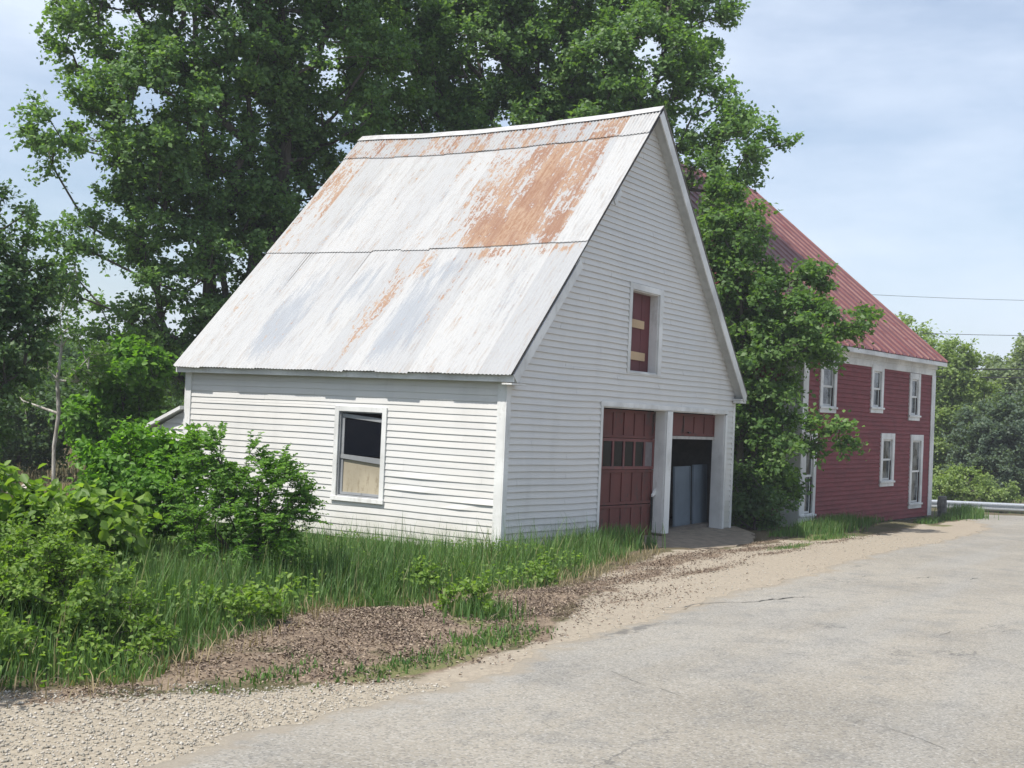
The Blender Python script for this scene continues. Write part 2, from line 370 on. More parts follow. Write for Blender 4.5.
def groundmat():
    m = Mat('ground_soil'); n1 = m.noise(3.2, 6, .62); n2 = m.noise(22, 5, .65); n3 = m.noise(90, 3, .6); nb = m.noise(.7, 4)
    za = m.n('ShaderNodeAttribute', attribute_name='zone'); sp = m.n('ShaderNodeSeparateColor'); m.l(za.outputs['Color'], sp.inputs[0])
    def mask(o, k=1.1): return m.ramp(m.math('ADD', o, m.math('MULTIPLY', m.math('SUBTRACT', m.math('ADD', m.math('MULTIPLY', n1, .6), m.math('MULTIPLY', n2, .4)), .5), k)), .38, .62)
    grass = m.mix(m.ramp(n2, .35, .65), (.065, .07, .032), (.12, .10, .058)); grass = m.mix(m.ramp(nb, .4, .65, 0, .7), grass, (.12, .09, .06))
    grass = m.mix(m.math('MULTIPLY', m.attr('bank'), m.ramp(n1, .25, .6)), grass, (.20, .155, .085))
    sand = m.mix(m.ramp(n2, .3, .7), (.345, .298, .232), (.25, .215, .168)); sand = m.mix(m.ramp(n1, .45, .7, 0, .6), sand, (0.280, 0.240, 0.189)); sand = m.mix(m.ramp(n3, .58, .7, 0, .5), sand, (0.455, 0.403, 0.338))
    grav = m.mix(m.ramp(n2, .32, .68), (.36, .315, .245), (.25, .215, .165)); grav = m.mix(m.ramp(n3, .55, .68, 0, .6), grav, (0.432, 0.408, 0.360))
    lit = m.mix(m.ramp(n2, .35, .65), (.155, .115, .082), (.25, .195, .14)); lit = m.mix(m.ramp(n3, .55, .7, 0, .6), lit, (0.340, 0.264, 0.187)); lit = m.mix(m.ramp(n1, .45, .68, 0, .6), lit, (0.093, 0.065, 0.048))
    c = m.mix(mask(sp.outputs[0]), grass, sand); c = m.mix(mask(sp.outputs[2]), c, grav); c = m.mix(m.math('MULTIPLY', mask(sp.outputs[1]), m.ramp(m.noise(1.7, 5, .65), .64, .54)), c, lit)
    c = m.mix(mask(za.outputs['Alpha']), c, m.mix(m.ramp(n3, .4, .6), (.10, .12, .045), (.17, .15, .075)))
    m.color(c); m.b.inputs['Roughness'].default_value = .95; m.b.inputs['Specular IOR Level'].default_value = .15
    m.bump(m.math('ADD', n2, m.math('MULTIPLY', n3, .5)), .7, .013); return m.m
GROUNDM = groundmat()
g = np_mesh('ground', np.stack([gx, gy, gz], 1), F, GROUNDM, attrs={'zone': zone, 'bank': bank}, smooth=True); tag(g, kind='structure')

def asphalt():
    m = Mat('old_asphalt'); f = m.noise(190, 3, .7); f2 = m.noise(60, 4, .7); p = m.noise(.35, 5, .6); q = m.noise(2.2, 5, .65)
    vo = m.n('ShaderNodeTexVoronoi'); vo.inputs['Scale'].default_value = 75; m.l(m.coord(), vo.inputs['Vector'])
    sc = m.n('ShaderNodeSeparateColor'); m.l(vo.outputs['Color'], sc.inputs[0])
    c = m.mix(m.ramp(p, .40, .62), (.298, .270, .222), (.238, .217, .180))
    tr = m.noise(1.1, 4, .6, stretch=(.10, 1.0, 1)); c = m.mix(m.ramp(tr, .42, .66, 0, .55), c, (0.288, 0.279, 0.256))
    c = m.mix(m.ramp(q, .46, .70, 0, .55), c, (.172, .168, .156))
    c = m.mix(m.ramp(sc.outputs[0], .55, 1., 0, .45), c, (0.422, 0.410, 0.378)); c = m.mix(m.ramp(sc.outputs[1], .6, 1., 0, .5), c, (.07, .07, .07))
    c = m.mix(m.ramp(f2, .52, .7, 0, .4), c, (0.134, 0.134, 0.128))
    # hair cracks
    ck = m.n('ShaderNodeTexVoronoi', feature='DISTANCE_TO_EDGE'); ck.inputs['Scale'].default_value = .23
    wn = m.n('ShaderNodeTexNoise'); wn.inputs['Scale'].default_value = .8; wn.inputs['Detail'].default_value = 9; wn.inputs['Roughness'].default_value = .62; m.l(m.coord(), wn.inputs['Vector'])
    wv = m.n('ShaderNodeVectorMath', operation='MULTIPLY_ADD'); m.l(wn.outputs['Color'], wv.inputs[0]); wv.inputs[1].default_value = (3.4, 3.4, 0); m.l(m.coord((.45, 1.3, 1)), wv.inputs[2])
    m.l(wv.outputs[0], ck.inputs['Vector'])
    ckm = m.math('MULTIPLY', m.ramp(ck.outputs['Distance'], .0015, .008, 1, 0), m.ramp(m.noise(.9, 5), .5, .62))
    c = m.mix(m.math('MULTIPLY', ckm, .6), c, (.07, .07, .07))
    sandy = m.ramp(m.math('ADD', m.attr('edge'), m.math('MULTIPLY', m.math('SUBTRACT', m.noise(3.5, 6, .7), .5), 1.6)), .45, .85, 0, .75)
    c = m.mix(sandy, c, (.26, .225, .175))
    brk = m.ramp(m.math('ADD', m.attr('patch'), m.math('MULTIPLY', m.math('SUBTRACT', m.noise(9, 5, .7), .5), 2.6)), .45, .9, 0, .7)
    c = m.mix(brk, c, (.095, .092, .087))
    m.color(c); m.b.inputs['Roughness'].default_value = .85; m.b.inputs['Specular IOR Level'].default_value = .3
    m.bump(m.math('ADD', f, m.math('MULTIPLY', sc.outputs[2], .8)), .5, .006); return m.m
# road sheet: its own fine grid near the left edge so that the edge is ragged and has a real lip
def road():
    e = [Vector(p) for p in ROAD_EDGE]; pts = []
    for a, b in zip(e[:-1], e[1:]):
        n = max(1, int((b-a).length/.05))
        pts += [a.lerp(b, i/n) for i in range(n)]
    P = np.array([(p.x, p.y) for p in pts]); T = np.gradient(P, axis=0); T /= np.linalg.norm(T, axis=1)[:, None]
    kk = np.hanning(71); kk /= kk.sum(); Tp = np.pad(T, ((35, 35), (0, 0)), mode='edge')
    T = np.stack([np.convolve(Tp[:, i], kk, 'valid') for i in (0, 1)], 1); T /= np.linalg.norm(T, axis=1)[:, None]
    Nn = np.stack([T[:, 1], -T[:, 0]], 1)           # towards the road
    s = np.cumsum(np.r_[0, np.hypot(*np.diff(P, axis=0).T)])
    j = (fbm(s, s*0, 1.1, 21, 5)-.5)*.55+(fbm(s, s*0, 9, 22, 3)-.5)*.14
    offs = [0, .06, .15, .3, .5, .75, 1.0]
    rows = [P+Nn*(j[:, None]*max(0, 1-o/1.0)+o) for o in offs]
    far = P.copy(); far = rows[-1]+np.c_[np.zeros(len(P)), np.full(len(P), 0)]
    last = rows[-1]
    w1 = np.stack([np.interp(s, [0, s[-1]], [-40, 46]), np.full(len(P), -9.)], 1)
    V = []; ed = []
    fade = [1, .8, .55, .35, .2, .08, 0]
    z0 = None
    def zz(x, y, lift): d = np.clip(depth(x, y), -12, 60); return .42-.03*np.clip(d, -12, 44)-.004*np.clip(depth(x, y)-44, 0, 400)+lift
    lip = rows[0]-Nn*.02
    V.append(np.c_[lip, zz(lip[:, 0], lip[:, 1], -.06)]); ed.append(np.full(len(P), 1.))
    for r, o, f in zip(rows, offs, fade):
        V.append(np.c_[r, zz(r[:, 0], r[:, 1], .012+min(o, .3)*.03)]); ed.append(np.full(len(P), f))
    # wide remainder, running off behind the camera and to the right
    B = np.stack([np.interp(s, [0, s[-1]], [-70, 90]), np.interp(s, [0, s[-1]], [-60, -60])], 1)
    for t in (.03, .08, .15, .3, .55, 1.):
        r = last*(1-t)+B*t; V.append(np.c_[r, zz(r[:, 0], r[:, 1], .021)]); ed.append(np.zeros(len(P)))
    n = len(P); m = len(V); V = np.concatenate(V); ed = np.concatenate(ed)
    ii = np.arange(n*m).reshape(m, n); F = np.stack([ii[:-1, :-1], ii[1:, :-1], ii[1:, 1:], ii[:-1, 1:]], -1).reshape(-1, 4)
    patch = np.zeros(len(V))
    for ax, ay, rx_, ry_ in [(-5.2, -4.62, .8, .12), (3.2, -4.3, .5, .07)]:
        patch = np.maximum(patch, np.exp(-(((V[:, 0]-ax)/rx_)**2+((V[:, 1]-ay)/ry_)**2)))
    o = np_mesh('road', V, F, asphalt(), attrs={'edge': ed, 'patch': patch}, smooth=True); tag(o, kind='structure')
road()
CRACKS = [([(-5.64, -5.56), (-5.41, -5.86), (-5.39, -6.19), (-5.32, -6.58), (-5.39, -6.87)], 0.011), ([(-7.03, -5.18), (-7.42, -5.71), (-7.61, -6.16), (-7.7, -6.53), (-7.7, -6.87)], 0.01), ([(-7.68, -7.01), (-7.63, -7.33), (-7.77, -7.65), (-8.04, -7.94)], 0.011), ([(1.31, -4.57), (2.04, -4.99), (2.28, -5.61), (2.97, -6.15), (3.12, -6.71)], 0.016), ([(-3.91, -4.16), (-2.87, -4.3), (-2.32, -4.78), (-1.08, -5.19)], 0.02), ([(-3.55, -6.83), (-2.52, -7.18), (-1.95, -7.56)], 0.01)]
ckmat = plain('crack_dark', (.075, .072, .066), .95, .25, 12)  # plain dark grey for the crack strips laid on the asphalt
rck = random.Random(12)
for ci, (pts, wd_) in enumerate(CRACKS):
    P_ = []
    for a, c in zip(pts[:-1], pts[1:]):
        n_ = max(2, int(math.hypot(c[0]-a[0], c[1]-a[1])/.06))
        P_ += [(a[0]+(c[0]-a[0])*t/n_, a[1]+(c[1]-a[1])*t/n_) for t in range(n_)]
    vs, fs = [], []; on = []
    for k, (x, y) in enumerate(P_):
        j1 = .16*mnoise.noise(Vector((x*1.7, y*1.7, ci)))+.06*mnoise.noise(Vector((x*5, y*5, ci)))+.03*mnoise.noise(Vector((x*13, y*13, ci)))
        g_ = max(0, mnoise.noise(Vector((x*.9, y*.9, ci+5)))+.75)*min(1, k/12, (len(P_)-k)/12)
        h_ = .62*wd_*min(1, g_*1.3)*(.5+.8*rck.random())
        zc = .42-.03*float(depth(x, y))+.0245
        vs += [(x+j1, y+j1-h_, zc), (x+j1, y+j1+h_, zc)]; on.append(h_ > .0012)
    fs = [(2*k, 2*k+2, 2*k+3, 2*k+1) for k in range(len(P_)-1) if on[k] and on[k+1]]
    tag(MB().add(vs, fs).build('road_crack', ckmat), kind='structure')

# far wooded ridge
def ridge():
    m = Mat('wooded_ridge'); n = m.noise(.09, 6, .7); m.color(m.mix(m.ramp(n, .35, .65), (.045, .075, .045), (.085, .115, .065))); m.b.inputs['Roughness'].default_value = 1
    m.bump(n, 1, 3)
    az = np.linspace(-.62, .62, 420); V = []
    for r, k in ((330, -.9), (345, .35), (362, .75), (380, .95), (400, 1), (520, .8)):
        x = CAM[0]+r*(FX*np.cos(az)+FY*np.sin(az)); y = CAM[1]+r*(FY*np.cos(az)-FX*np.sin(az))
        top = 15+9*fbm(az*6, az*0, 1, 5)-4+6*np.exp(-((az+.3)/.12)**2)
        V.append(np.stack([x, y, -4+top*k+2.2*(fbm(az*120, az*0+r, 1, 8, 3)-.5)*(k > .5)*2], 1))
    n_ = len(az); ii = np.arange(n_*6).reshape(6, n_); F = np.stack([ii[:-1, :-1], ii[:-1, 1:], ii[1:, 1:], ii[1:, :-1]], -1).reshape(-1, 4)
    tag(np_mesh('hills', np.concatenate(V), F, m.m, smooth=True), kind='structure')
ridge()

# the summer air: a closed box round everything, the sky outside it
hzm = bpy.data.materials.new('summer_haze'); hzm.use_nodes = True; ht = hzm.node_tree; ht.nodes.clear()
hv = ht.nodes.new('ShaderNodeVolumePrincipled'); ho = ht.nodes.new('ShaderNodeOutputMaterial'); ht.links.new(hv.outputs[0], ho.inputs['Volume'])
hv.inputs['Color'].default_value = (.86, .92, 1, 1); hv.inputs['Density'].default_value = .0009
tag(MB().box((-960, -960, -9), (980, 960, 46)).build('haze', hzm), kind='stuff')

# concrete apron before the open bay
def apron():
    m = Mat('old_concrete'); n = m.noise(6, 6, .65); f = m.noise(60, 3); c = m.mix(m.ramp(n, .35, .68), (.26, .215, .16), (.16, .13, .098)); c = m.mix(m.ramp(f, .6, .75, 0, .4), c, (.33, .3, .25)); m.color(c); m.b.inputs['Roughness'].default_value = .95; m.bump(n, .4, .02)
    b = MB(); pts = []
    for i in range(len(APRON)):
        a, c_ = Vector(APRON[i]), Vector(APRON[(i+1) % len(APRON)])
        k = max(1, int((c_-a).length/.15))
        pts += [a.lerp(c_, t/k) for t in range(k)]
    tp = []; bt = []
    for i, p in enumerate(pts):
        j = .17*(mnoise.noise(Vector((p.x*2.3, p.y*2.3, 0)))) if p.y < .2 else 0
        q = Vector((p.x+j, p.y+j))
        zt = -.225-.018*(p.x-6)+.075*min(p.y, 0)*.6
        tp.append((q.x, q.y, zt)); bt.append((q.x, q.y-.03, -.75))
    n = len(pts); b.v = tp+bt; b.f = [tuple(range(n))]+[(i, n+i, n+(i+1) % n, (i+1) % n) for i in range(n)]
    tag(b.build('pavement', m.m), kind='structure')
apron()

# ------------------------------------------------------------------ the white barn
W, L, HE, RG = 9.352, 6.535, 2.44, 7.55
OX, OY = .2116, .2224
def droop(x, y, z):         # the frame has settled: its lower right front hangs
    k = max(0, 1-max(z, -1)/2.6); q = max(0, 1-y/5)
    z2 = z-.26*min(max(x/W, 0), 1.05)*min(k, 1.15)*(z < 2.6)*q
    z2 += .012*mnoise.noise(Vector((x*.7, y*.7, z*.2)))
    return (x, y, z2)
def dv(o): return o
barn = thing('barn', 'white clapboard barn with a steep rusty tin roof and two garage bays', 'barn')
EXPO = .1016
def siding(u0f, u1f, z0, z1, openings, off=None, lip=.025, expo=EXPO):
    """courses in (u,z) -> list of quads (u,z,out); openings = (u0,u1,z0,z1)"""
    vs, fs = [], []
    def quad(p): n = len(vs); vs.extend(p); fs.append((n, n+1, n+2, n+3))
    z = z0; ci = 0
    while z < z1-1e-4:
        zt = min(z+expo, z1)
        cuts = sorted({z, zt}|{v for o in openings for v in o[2:] if z+1e-4 < v < zt-1e-4})
        for a, b in zip(cuts[:-1], cuts[1:]):
            iv = [((u0f(a), u0f(b)), (u1f(a), u1f(b)))]
            for o in openings:
                if o[2] <= a+1e-5 and o[3] >= b-1e-5:
                    new = []
                    for l, r in iv:
                        if o[1] <= l[0] or o[0] >= r[0]: new.append((l, r)); continue
                        if o[0] > l[0]: new.append((l, (o[0], o[0])))
                        if o[1] < r[0]: new.append(((o[1], o[1]), r))
                    iv = new
            for l, r in iv:
                if r[0]-l[0] < .01 and r[1]-l[1] < .01: continue
                n = max(1, int((r[0]-l[0])/.35))
                for i in range(n):
                    t0, t1 = i/n, (i+1)/n
                    la, lb = l[0]+(r[0]-l[0])*t0, l[1]+(r[1]-l[1])*t0; ra, rb = l[0]+(r[0]-l[0])*t1, l[1]+(r[1]-l[1])*t1
                    fa, fb = 1-(a-z)/expo, 1-(b-z)/expo
                    um = (la+ra)/2; hj = math.sin(ci*12.9898)*43758.5453 % 1; jt = .0025*(int(um/3.66+hj*3) % 2)
                    def ex(u): return (off(u, ci) if off else 0)+jt
                    quad([(la, a, lip*fa+ex(la)+.002), (ra, a, lip*fa+ex(ra)+.002), (rb, b, lip*fb+.002), (lb, b, lip*fb+.002)])
                    if a == z: quad([(la, a, -.004), (ra, a, -.004), (ra, a, lip+ex(ra)+.002), (la, a, lip+ex(la)+.002)])
        z = zt; ci += 1
    return vs, fs
slope_x = (W/2+OX)/(RG-2.5474)             # run per rise
def gable_l(z): return 0. if z <= 2.50 else min((z-2.50)*slope_x*.985-.02, W/2)
def gable_r(z): return W-gable_l(z)
OPEN_F = [(3.05, 8.935, -1., 2.235), (4.0, 5.42, 2.762, 4.345)]
vs, fs = siding(gable_l, gable_r, -.11, 7.42, OPEN_F)
b = MB(); b.add([(u, -o, z) for u, z, o in vs], fs); b.build('front_wall', VINYL, barn, warp=droop)
OPEN_S = [(2.15, 3.17, .5, 1.965)]
def dent(u, ci):
    r = 0
    if ci == 7: r += .022*math.exp(-((u-.25)/.45)**2)
    if ci == 8: r += .014*math.exp(-((u-1.6)/.3)**2)
    if ci == 6: r += .012*math.exp(-((u-.75)/.12)**2)
    if ci == 10: r += .010*math.exp(-((u-1.5)/.4)**2)
    return r
vs, fs = siding(lambda z: 0., lambda z: L, -.11, 2.50, OPEN_S, dent, .011)
b = MB(); b.add([(-o, u, z) for u, z, o in vs], [f[::-1] for f in fs]); b.build('side_wall', VINYL, barn, warp=droop)
# the two walls turned away
vs, fs = siding(lambda z: 0., lambda z: L, -.5, 2.50, [])
b = MB(); b.add([(W+o, u, z) for u, z, o in vs], fs); b.build('side_wall', VINYL, barn)
vs, fs = siding(gable_l, gable_r, -.5, 7.42, [])
b = MB(); b.add([(u, L+o, z) for u, z, o in vs], [f[::-1] for f in fs]); b.build('back_wall', VINYL, barn)
# lining, floor and loft floor: the inside is a real dark room
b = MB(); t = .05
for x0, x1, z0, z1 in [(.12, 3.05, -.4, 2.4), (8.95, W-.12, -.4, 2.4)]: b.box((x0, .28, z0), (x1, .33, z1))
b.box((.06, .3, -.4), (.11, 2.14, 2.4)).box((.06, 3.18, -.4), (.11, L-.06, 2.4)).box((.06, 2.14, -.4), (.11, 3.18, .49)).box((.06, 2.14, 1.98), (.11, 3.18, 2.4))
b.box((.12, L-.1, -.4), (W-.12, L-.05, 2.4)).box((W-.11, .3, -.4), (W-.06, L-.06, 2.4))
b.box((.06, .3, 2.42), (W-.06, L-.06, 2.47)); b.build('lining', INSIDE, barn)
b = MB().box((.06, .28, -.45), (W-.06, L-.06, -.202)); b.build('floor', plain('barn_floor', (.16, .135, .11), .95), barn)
# corner boards
def corner(x, y, sx, sy, z0, z1, wid=.11):
    b = MB(); t = .026
    b.box((min(x, x+sx*wid), min(y, y-sy*-t), z0), (max(x, x+sx*wid), max(y, y-sy*-t), z1)) if False else None
    return b
b = MB().box((-.03, -.03, -.16), (.10, -.006, 2.46)).box((-.03, -.006, -.16), (-.006, .13, 2.46)); b.build('corner_board', TRIM, barn, warp=droop, bevel=.004)
b = MB().box((W-.08, -.032, -.3), (W+.028, -.006, 2.42)).box((W+.006, -.006, -.3), (W+.028, .12, 2.42)); b.build('corner_board', TRIM, barn, warp=droop, bevel=.004)
b = MB().box((-.03, L-.12, -.16), (-.006, L+.006, 2.46)).box((-.03, L+.006, -.16), (.1, L+.03, 2.46)); b.build('corner_board', TRIM, barn, bevel=.004)

# roof ------------------------------------------------------------
SL = math.hypot(W/2+OX, RG-2.5474)
def sag(u): return .095*math.sin(math.pi*min(max((u+.2)/(L+.3), 0), 1))+.02*mnoise.noise(Vector((u*.9, 3.1, 0)))
def roof_pt(u, v, off, side=-1):
    """u along Y from front, v up the slope, off along the normal"""
    ez = 2.5474+.012*mnoise.noise(Vector((u*1.3, 7.7, 0)))
    e = np.array([-OX, u, ez]); r = np.array([W/2, u, RG-sag(u)])
    p = e+(r-e)*(v/SL); n = np.array([-(RG-2.5474), 0, W/2+OX])/SL
    p = p+n*off
    # upper sheet sags a little between the rafters
    p[2] -= .015*math.sin(math.pi*v/SL)
    if side > 0: p[0] = W-p[0]
    return p
PANW = .625
rng = np.random.default_rng(5)
UA, UB = -.215, L+.12
def panel(u): return int(math.floor((u+.25)/PANW))
PAN = {0: [.55, .2, .1, .45, .15, .5, .2, .35, .15, .3, .2, .2], 1: [.05, .5, .45, .5, .4, .15, .35, .2, .12, .4, .3, .2], 2: [.0, .3, .6, .7, .5, .4, .5, .4, .6, .5, .4, .4]}
RUST = {0: [.08, .12, .14, .06, .05, .16, .05, .05, .02, .06, .12, .1],
        1: [-.35, .44, .62, .50, .34, .18, .06, .14, .04, .10, .30, .28],
        2: [-.3, .66, .52, .5, .66, .50, .52, .66, .50, .6, .56, .56]}
BLOB = [  # tier, u, v, ru, rv, rust
    (1, 1.35, 4.4, .95, 1.4, .42), (1, .75, 5.6, .35, .9, .3), (1, 1.5, 3.6, .7, .45, .40), (1, 2.3, 4.3, .3, 1.1, .22), (1, 1.9, 5.7, .6, .5, .15), (1, .6, 3.5, .25, .5, .35),
    (1, 6.35, 5.6, .28, .8, .45), (1, 6.05, 4.7, .2, .6, .3), (1, 3.4, 5.6, .3, .7, .1),
    (0, .25, 2.98, .5, .14, .75), (0, 1.55, 2.95, .35, .14, .65), (0, 3.05, 1.9, .22, .8, .6), (0, 3.15, .9, .17, .5, .42), (1, 3.6, 3.6, .3, .5, .2), (1, 2.9, 5.9, .5, .4, .25), (0, 2.75, 2.7, .16, .35, .55), (0, 1.9, 1.6, .1, 1.0, .22), (0, 1.35, .9, .08, .7, .3),
    (0, 6.2, 1.6, .2, .9, .15), (0, 5.3, 2.7, .25, .4, .12)]
GREY = [(0, 2.1, .9, .5, .9, .3), (0, 4.4, 1.0, .9, 1.1, .3), (0, 5.9, 2.4, .4, .7, .35), (0, .6, 1.9, .25, .9, .35), (1, 5.2, 4.2, .3, .9, .35), (1, 3.4, 4.6, .3, .8, .3), (0, 5.0, 1.2, .35, 1.0, .55), (0, 2.45, 1.3, .4, 1.0, .75), (0, 3.75, 2.2, .35, .7, .5), (0, 2.3, 2.6, .5, .4, .4), (0, 4.9, 2.4, .3, .5, .3), (1, 4.2, 4.4, .3, .8, .2), (1, 1.0, 5.9, .25, .5, .3), (1, 2.9, 4.0, .4, .5, .2)]
def roof(side):
    V, Fs, A = [], [], {'rust': [], 'grey': [], 'pan': [], 'suv': []}; base = 0
    nu = 600 if side < 0 else 180
    us = np.linspace(UA, UB, nu)
    for tier, (v0, v1, off, amp) in enumerate([(-.03, 3.30, .010, .0065), (3.14, 6.36, .024, .0065), (6.22, SL-.02, .040, .011)]):
        vsr = np.linspace(v0, v1, max(6, int((v1-v0)/.1)))
        rows = []
        for vi, v in enumerate(vsr):
            for u in us:
                k = panel(u); fr = ((u+.25)/PANW) % 1
                wob = .03*(math.sin(k*2.7+tier)*.5+.5) if vi == 0 else 0
                o = off+amp*math.cos(2*math.pi*u/.0667)+.004*fr
                if vi == 0 and tier > 0: o += .012*max(0, mnoise.noise(Vector((u*1.7, tier*3, 0))))+.001
                p = roof_pt(u, v-wob+(.015*mnoise.noise(Vector((k*3.1, tier, 0))) if vi == 0 else 0), o, side)
                V.append(p)
                kk = min(k, 11)
                r = RUST[tier][kk]; g_ = 0.
                for (t_, bu, bv, ru, rv, a) in BLOB:
                    if t_ == tier: r += a*math.exp(-((u-bu)/ru)**2-((v-bv)/rv)**2) if not (tier == 1 and kk == 0) else 0
                for (t_, bu, bv, ru, rv, a) in GREY:
                    if t_ == tier: g_ += a*math.exp(-((u-bu)/ru)**2-((v-bv)/rv)**2)
                A['rust'].append(r-.10); A['grey'].append(g_); A['pan'].append(PAN[tier][kk]); A['suv'].append((u+k*.37, v+k*1.9+tier*5, tier, 1))
        ii = np.arange(len(us)*len(vsr)).reshape(len(vsr), len(us))+base; base += len(us)*len(vsr)
        f = np.stack([ii[:-1, :-1], ii[1:, :-1], ii[1:, 1:], ii[:-1, 1:]], -1).reshape(-1, 4)
        Fs.append(f if side < 0 else f[:, ::-1])
    o = np_mesh('roof', np.array(V), np.concatenate(Fs), TIN, barn, attrs={k: np.array(v) for k, v in A.items()}, smooth=True)
    return o
roofL = roof(-1); roofR = roof(1)
def strip(name, pts_a, pts_b, mat, parent, thick):
    """a board between two polylines a and b with thickness vector"""
    b = MB(); t = Vector(thick)
    for i in range(len(pts_a)-1):
        a0, a1, b0, b1 = map(Vector, (pts_a[i], pts_a[i+1], pts_b[i], pts_b[i+1]))
        b.hexa([a0, b0, b0+t, a0+t, a1, b1, b1+t, a1+t])
    return b.build(name, mat, parent)
ul = np.linspace(UA, UB, 24)
# ridge cap, a folded white strip
b = MB(); pr = []
for u in ul:
    c = roof_pt(u, SL, .055); l = roof_pt(u, SL-.16, .068); r = roof_pt(u, SL-.16, .068, 1); c[0] = W/2; c[2] += .02
    pr.append((l, c, r))
vs = [p for q in pr for p in q]; n = len(ul)
b.add(vs, [(3*i, 3*i+3, 3*i+4, 3*i+1) for i in range(n-1)]+[(3*i+1, 3*i+4, 3*i+5, 3*i+2) for i in range(n-1)])
b.build('ridge_cap', plain('white_tin', (.46, .46, .455), .5, .12, 5), roofL)
# board decking under the tin, dark at its front edge
for side, pa in ((-1, roofL), (1, roofR)):
    strip('roof_deck', [roof_pt(u, .03, -.006, side) for u in ul], [roof_pt(u, SL-.01, -.006, side) for u in ul], DARKEDGE, pa, (0, 0, -.035))
# eave fascia, frieze and soffit of the sunlit side, and the far side
for x, nm in ((-.17, 1), (W+.145, 1)):
    b = MB()
    for a, c in zip(ul[:-1], ul[1:]):
        za = roof_pt(a, .03, 0)[2]-.045; zc = roof_pt(c, .03, 0)[2]-.045
        b.hexa([(x, a, 2.425), (x+.025, a, 2.425), (x+.025, c, 2.425), (x, c, 2.425), (x, a, za), (x+.025, a, za), (x+.025, c, zc), (x, c, zc)])
    b.build('fascia', TRIM, barn)
b = MB().box((-.144, UA+.03, 2.44), (-.008, UB-.03, 2.455)); b.build('soffit', SOFFIT, barn)
MB().box((W+.008, UA+.03, 2.44), (W+.144, UB-.03, 2.455)).build('soffit', SOFFIT, barn)
# rake boards and rake soffits on the gable; the near one is missing above the loft
yf = -OY
def rake(side, va, vb, wid, y0=yf, y1=None, name='rake_board', mat=TRIM, drop=.05, n=10):
    A_, B_ = [], []
    for v in np.linspace(va, vb, n):
        p = roof_pt(yf, v, -drop, side); q = roof_pt(yf, v, -drop-wid, side); p[1] = q[1] = y0
        A_.append(p); B_.append(q)
    return strip(name, A_, B_, mat, barn, (0, (.024 if y1 is None else y1-y0), 0))
rake(-1, .0, 2.72, .15); rake(1, -.0, SL-.01, .19); rake(-1, 4.3, 4.62, .09)
def rake_soffit(side, va, vb, y0, y1, d0):
    A_, B_ = [], []
    for v in np.linspace(va, vb, 10):
        p = roof_pt(yf, v, d0, side); q = roof_pt(yf, v, d0, side); p[1] = y0; q[1] = y1; A_.append(p); B_.append(q)
    n = roof_pt(0, 1, -.02, side)-roof_pt(0, 1, 0, side)
    return strip('rake_soffit', A_, B_, SOFFIT, barn, tuple(n))
rake_soffit(1, .05, SL-.05, yf+.026, -.012, -.17); rake_soffit(-1, .05, 2.7, yf+.026, -.016, -.14)
# cornice returns
b = MB().box((W-.14, -.20, 2.36), (W+.20, -.03, 2.42)).box((W-.16, -.215, 2.422), (W+.215, -.03, 2.45)); b.build('cornice_return', TRIM, barn, bevel=.004)
b = MB().box((-.19, -.20, 2.385), (.22, -.03, 2.41)).box((-.12, -.17, 2.42), (.14, -.03, 2.444)); b.build('cornice_return', TRIM, barn, bevel=.003)

# side window --------------------------------------------------------
win = thing('window', None, None); del_keys = None
for k in list(win.keys()): del win[k]
win.parent = barn
y0, y1, z0, z1 = 2.145, 3.178, .492, 1.97
b = MB().box((-.036, y0, z0), (-.004, y0+.085, z1)).box((-.036, y1-.085, z0), (-.004, y1, z1)).box((-.036, y0+.085, z1-.085), (-.004, y1-.085, z1)).box((-.05, y0-.01, z0-.03), (-.002, y1+.01, z0+.04))
b.build('frame', TRIM, win, bevel=.004)
yi0, yi1 = y0+.087, y1-.087
b = MB().box((-.004, yi0, z0+.04), (.12, yi0+.02, z1-.085)).box((-.004, yi1-.02, z0+.04), (.12, yi1, z1-.085)).box((-.004, yi0+.02, z1-.105), (.12, yi1-.02, z1-.085)).box((-.004, yi0+.02, z0+.04), (.12, yi1-.02, z0+.06))
b.build('jamb', GREYSASH, win)
b = MB()   # upper sash has dropped askew
b.hexa([(.03, yi0+.022, 1.73), (.06, yi0+.022, 1.73), (.06, yi1-.022, 1.79), (.03, yi1-.022, 1.79), (.03, yi0+.022, 1.79), (.06, yi0+.022, 1.79), (.06, yi1-.022, 1.85), (.03, yi1-.022, 1.85)])
b.box((.03, yi1-.075, 1.14), (.06, yi1-.022, 1.79)).box((.03, yi0+.022, 1.14), (.06, yi0+.05, 1.73))
b.hexa([(.02, yi0+.022, 1.075), (.06, yi0+.022, 1.075), (.06, yi1-.022, 1.135), (.02, yi1-.022, 1.135), (.02, yi0+.022, 1.16), (.06, yi0+.022, 1.16), (.06, yi1-.022, 1.2), (.02, yi1-.022, 1.2)])
b.build('upper_sash', GREYSASH, win)
b = MB().box((.044, yi0+.05, 1.19), (.048, yi1-.075, 1.76)); b.build('pane', GLASS, win)
b = MB().box((.035, yi0+.022, .56), (.065, yi0+.05, 1.08)).box((.035, yi1-.07, .56), (.065, yi1-.022, 1.13)).box((.035, yi0+.05, .56), (.065, yi1-.07, .60)); b.build('lower_sash', GREYSASH, win)
b = MB().box((.052, yi0+.05, .60), (.062, yi1-.07, 1.11)); b.build('plywood_panel', OSB, win)

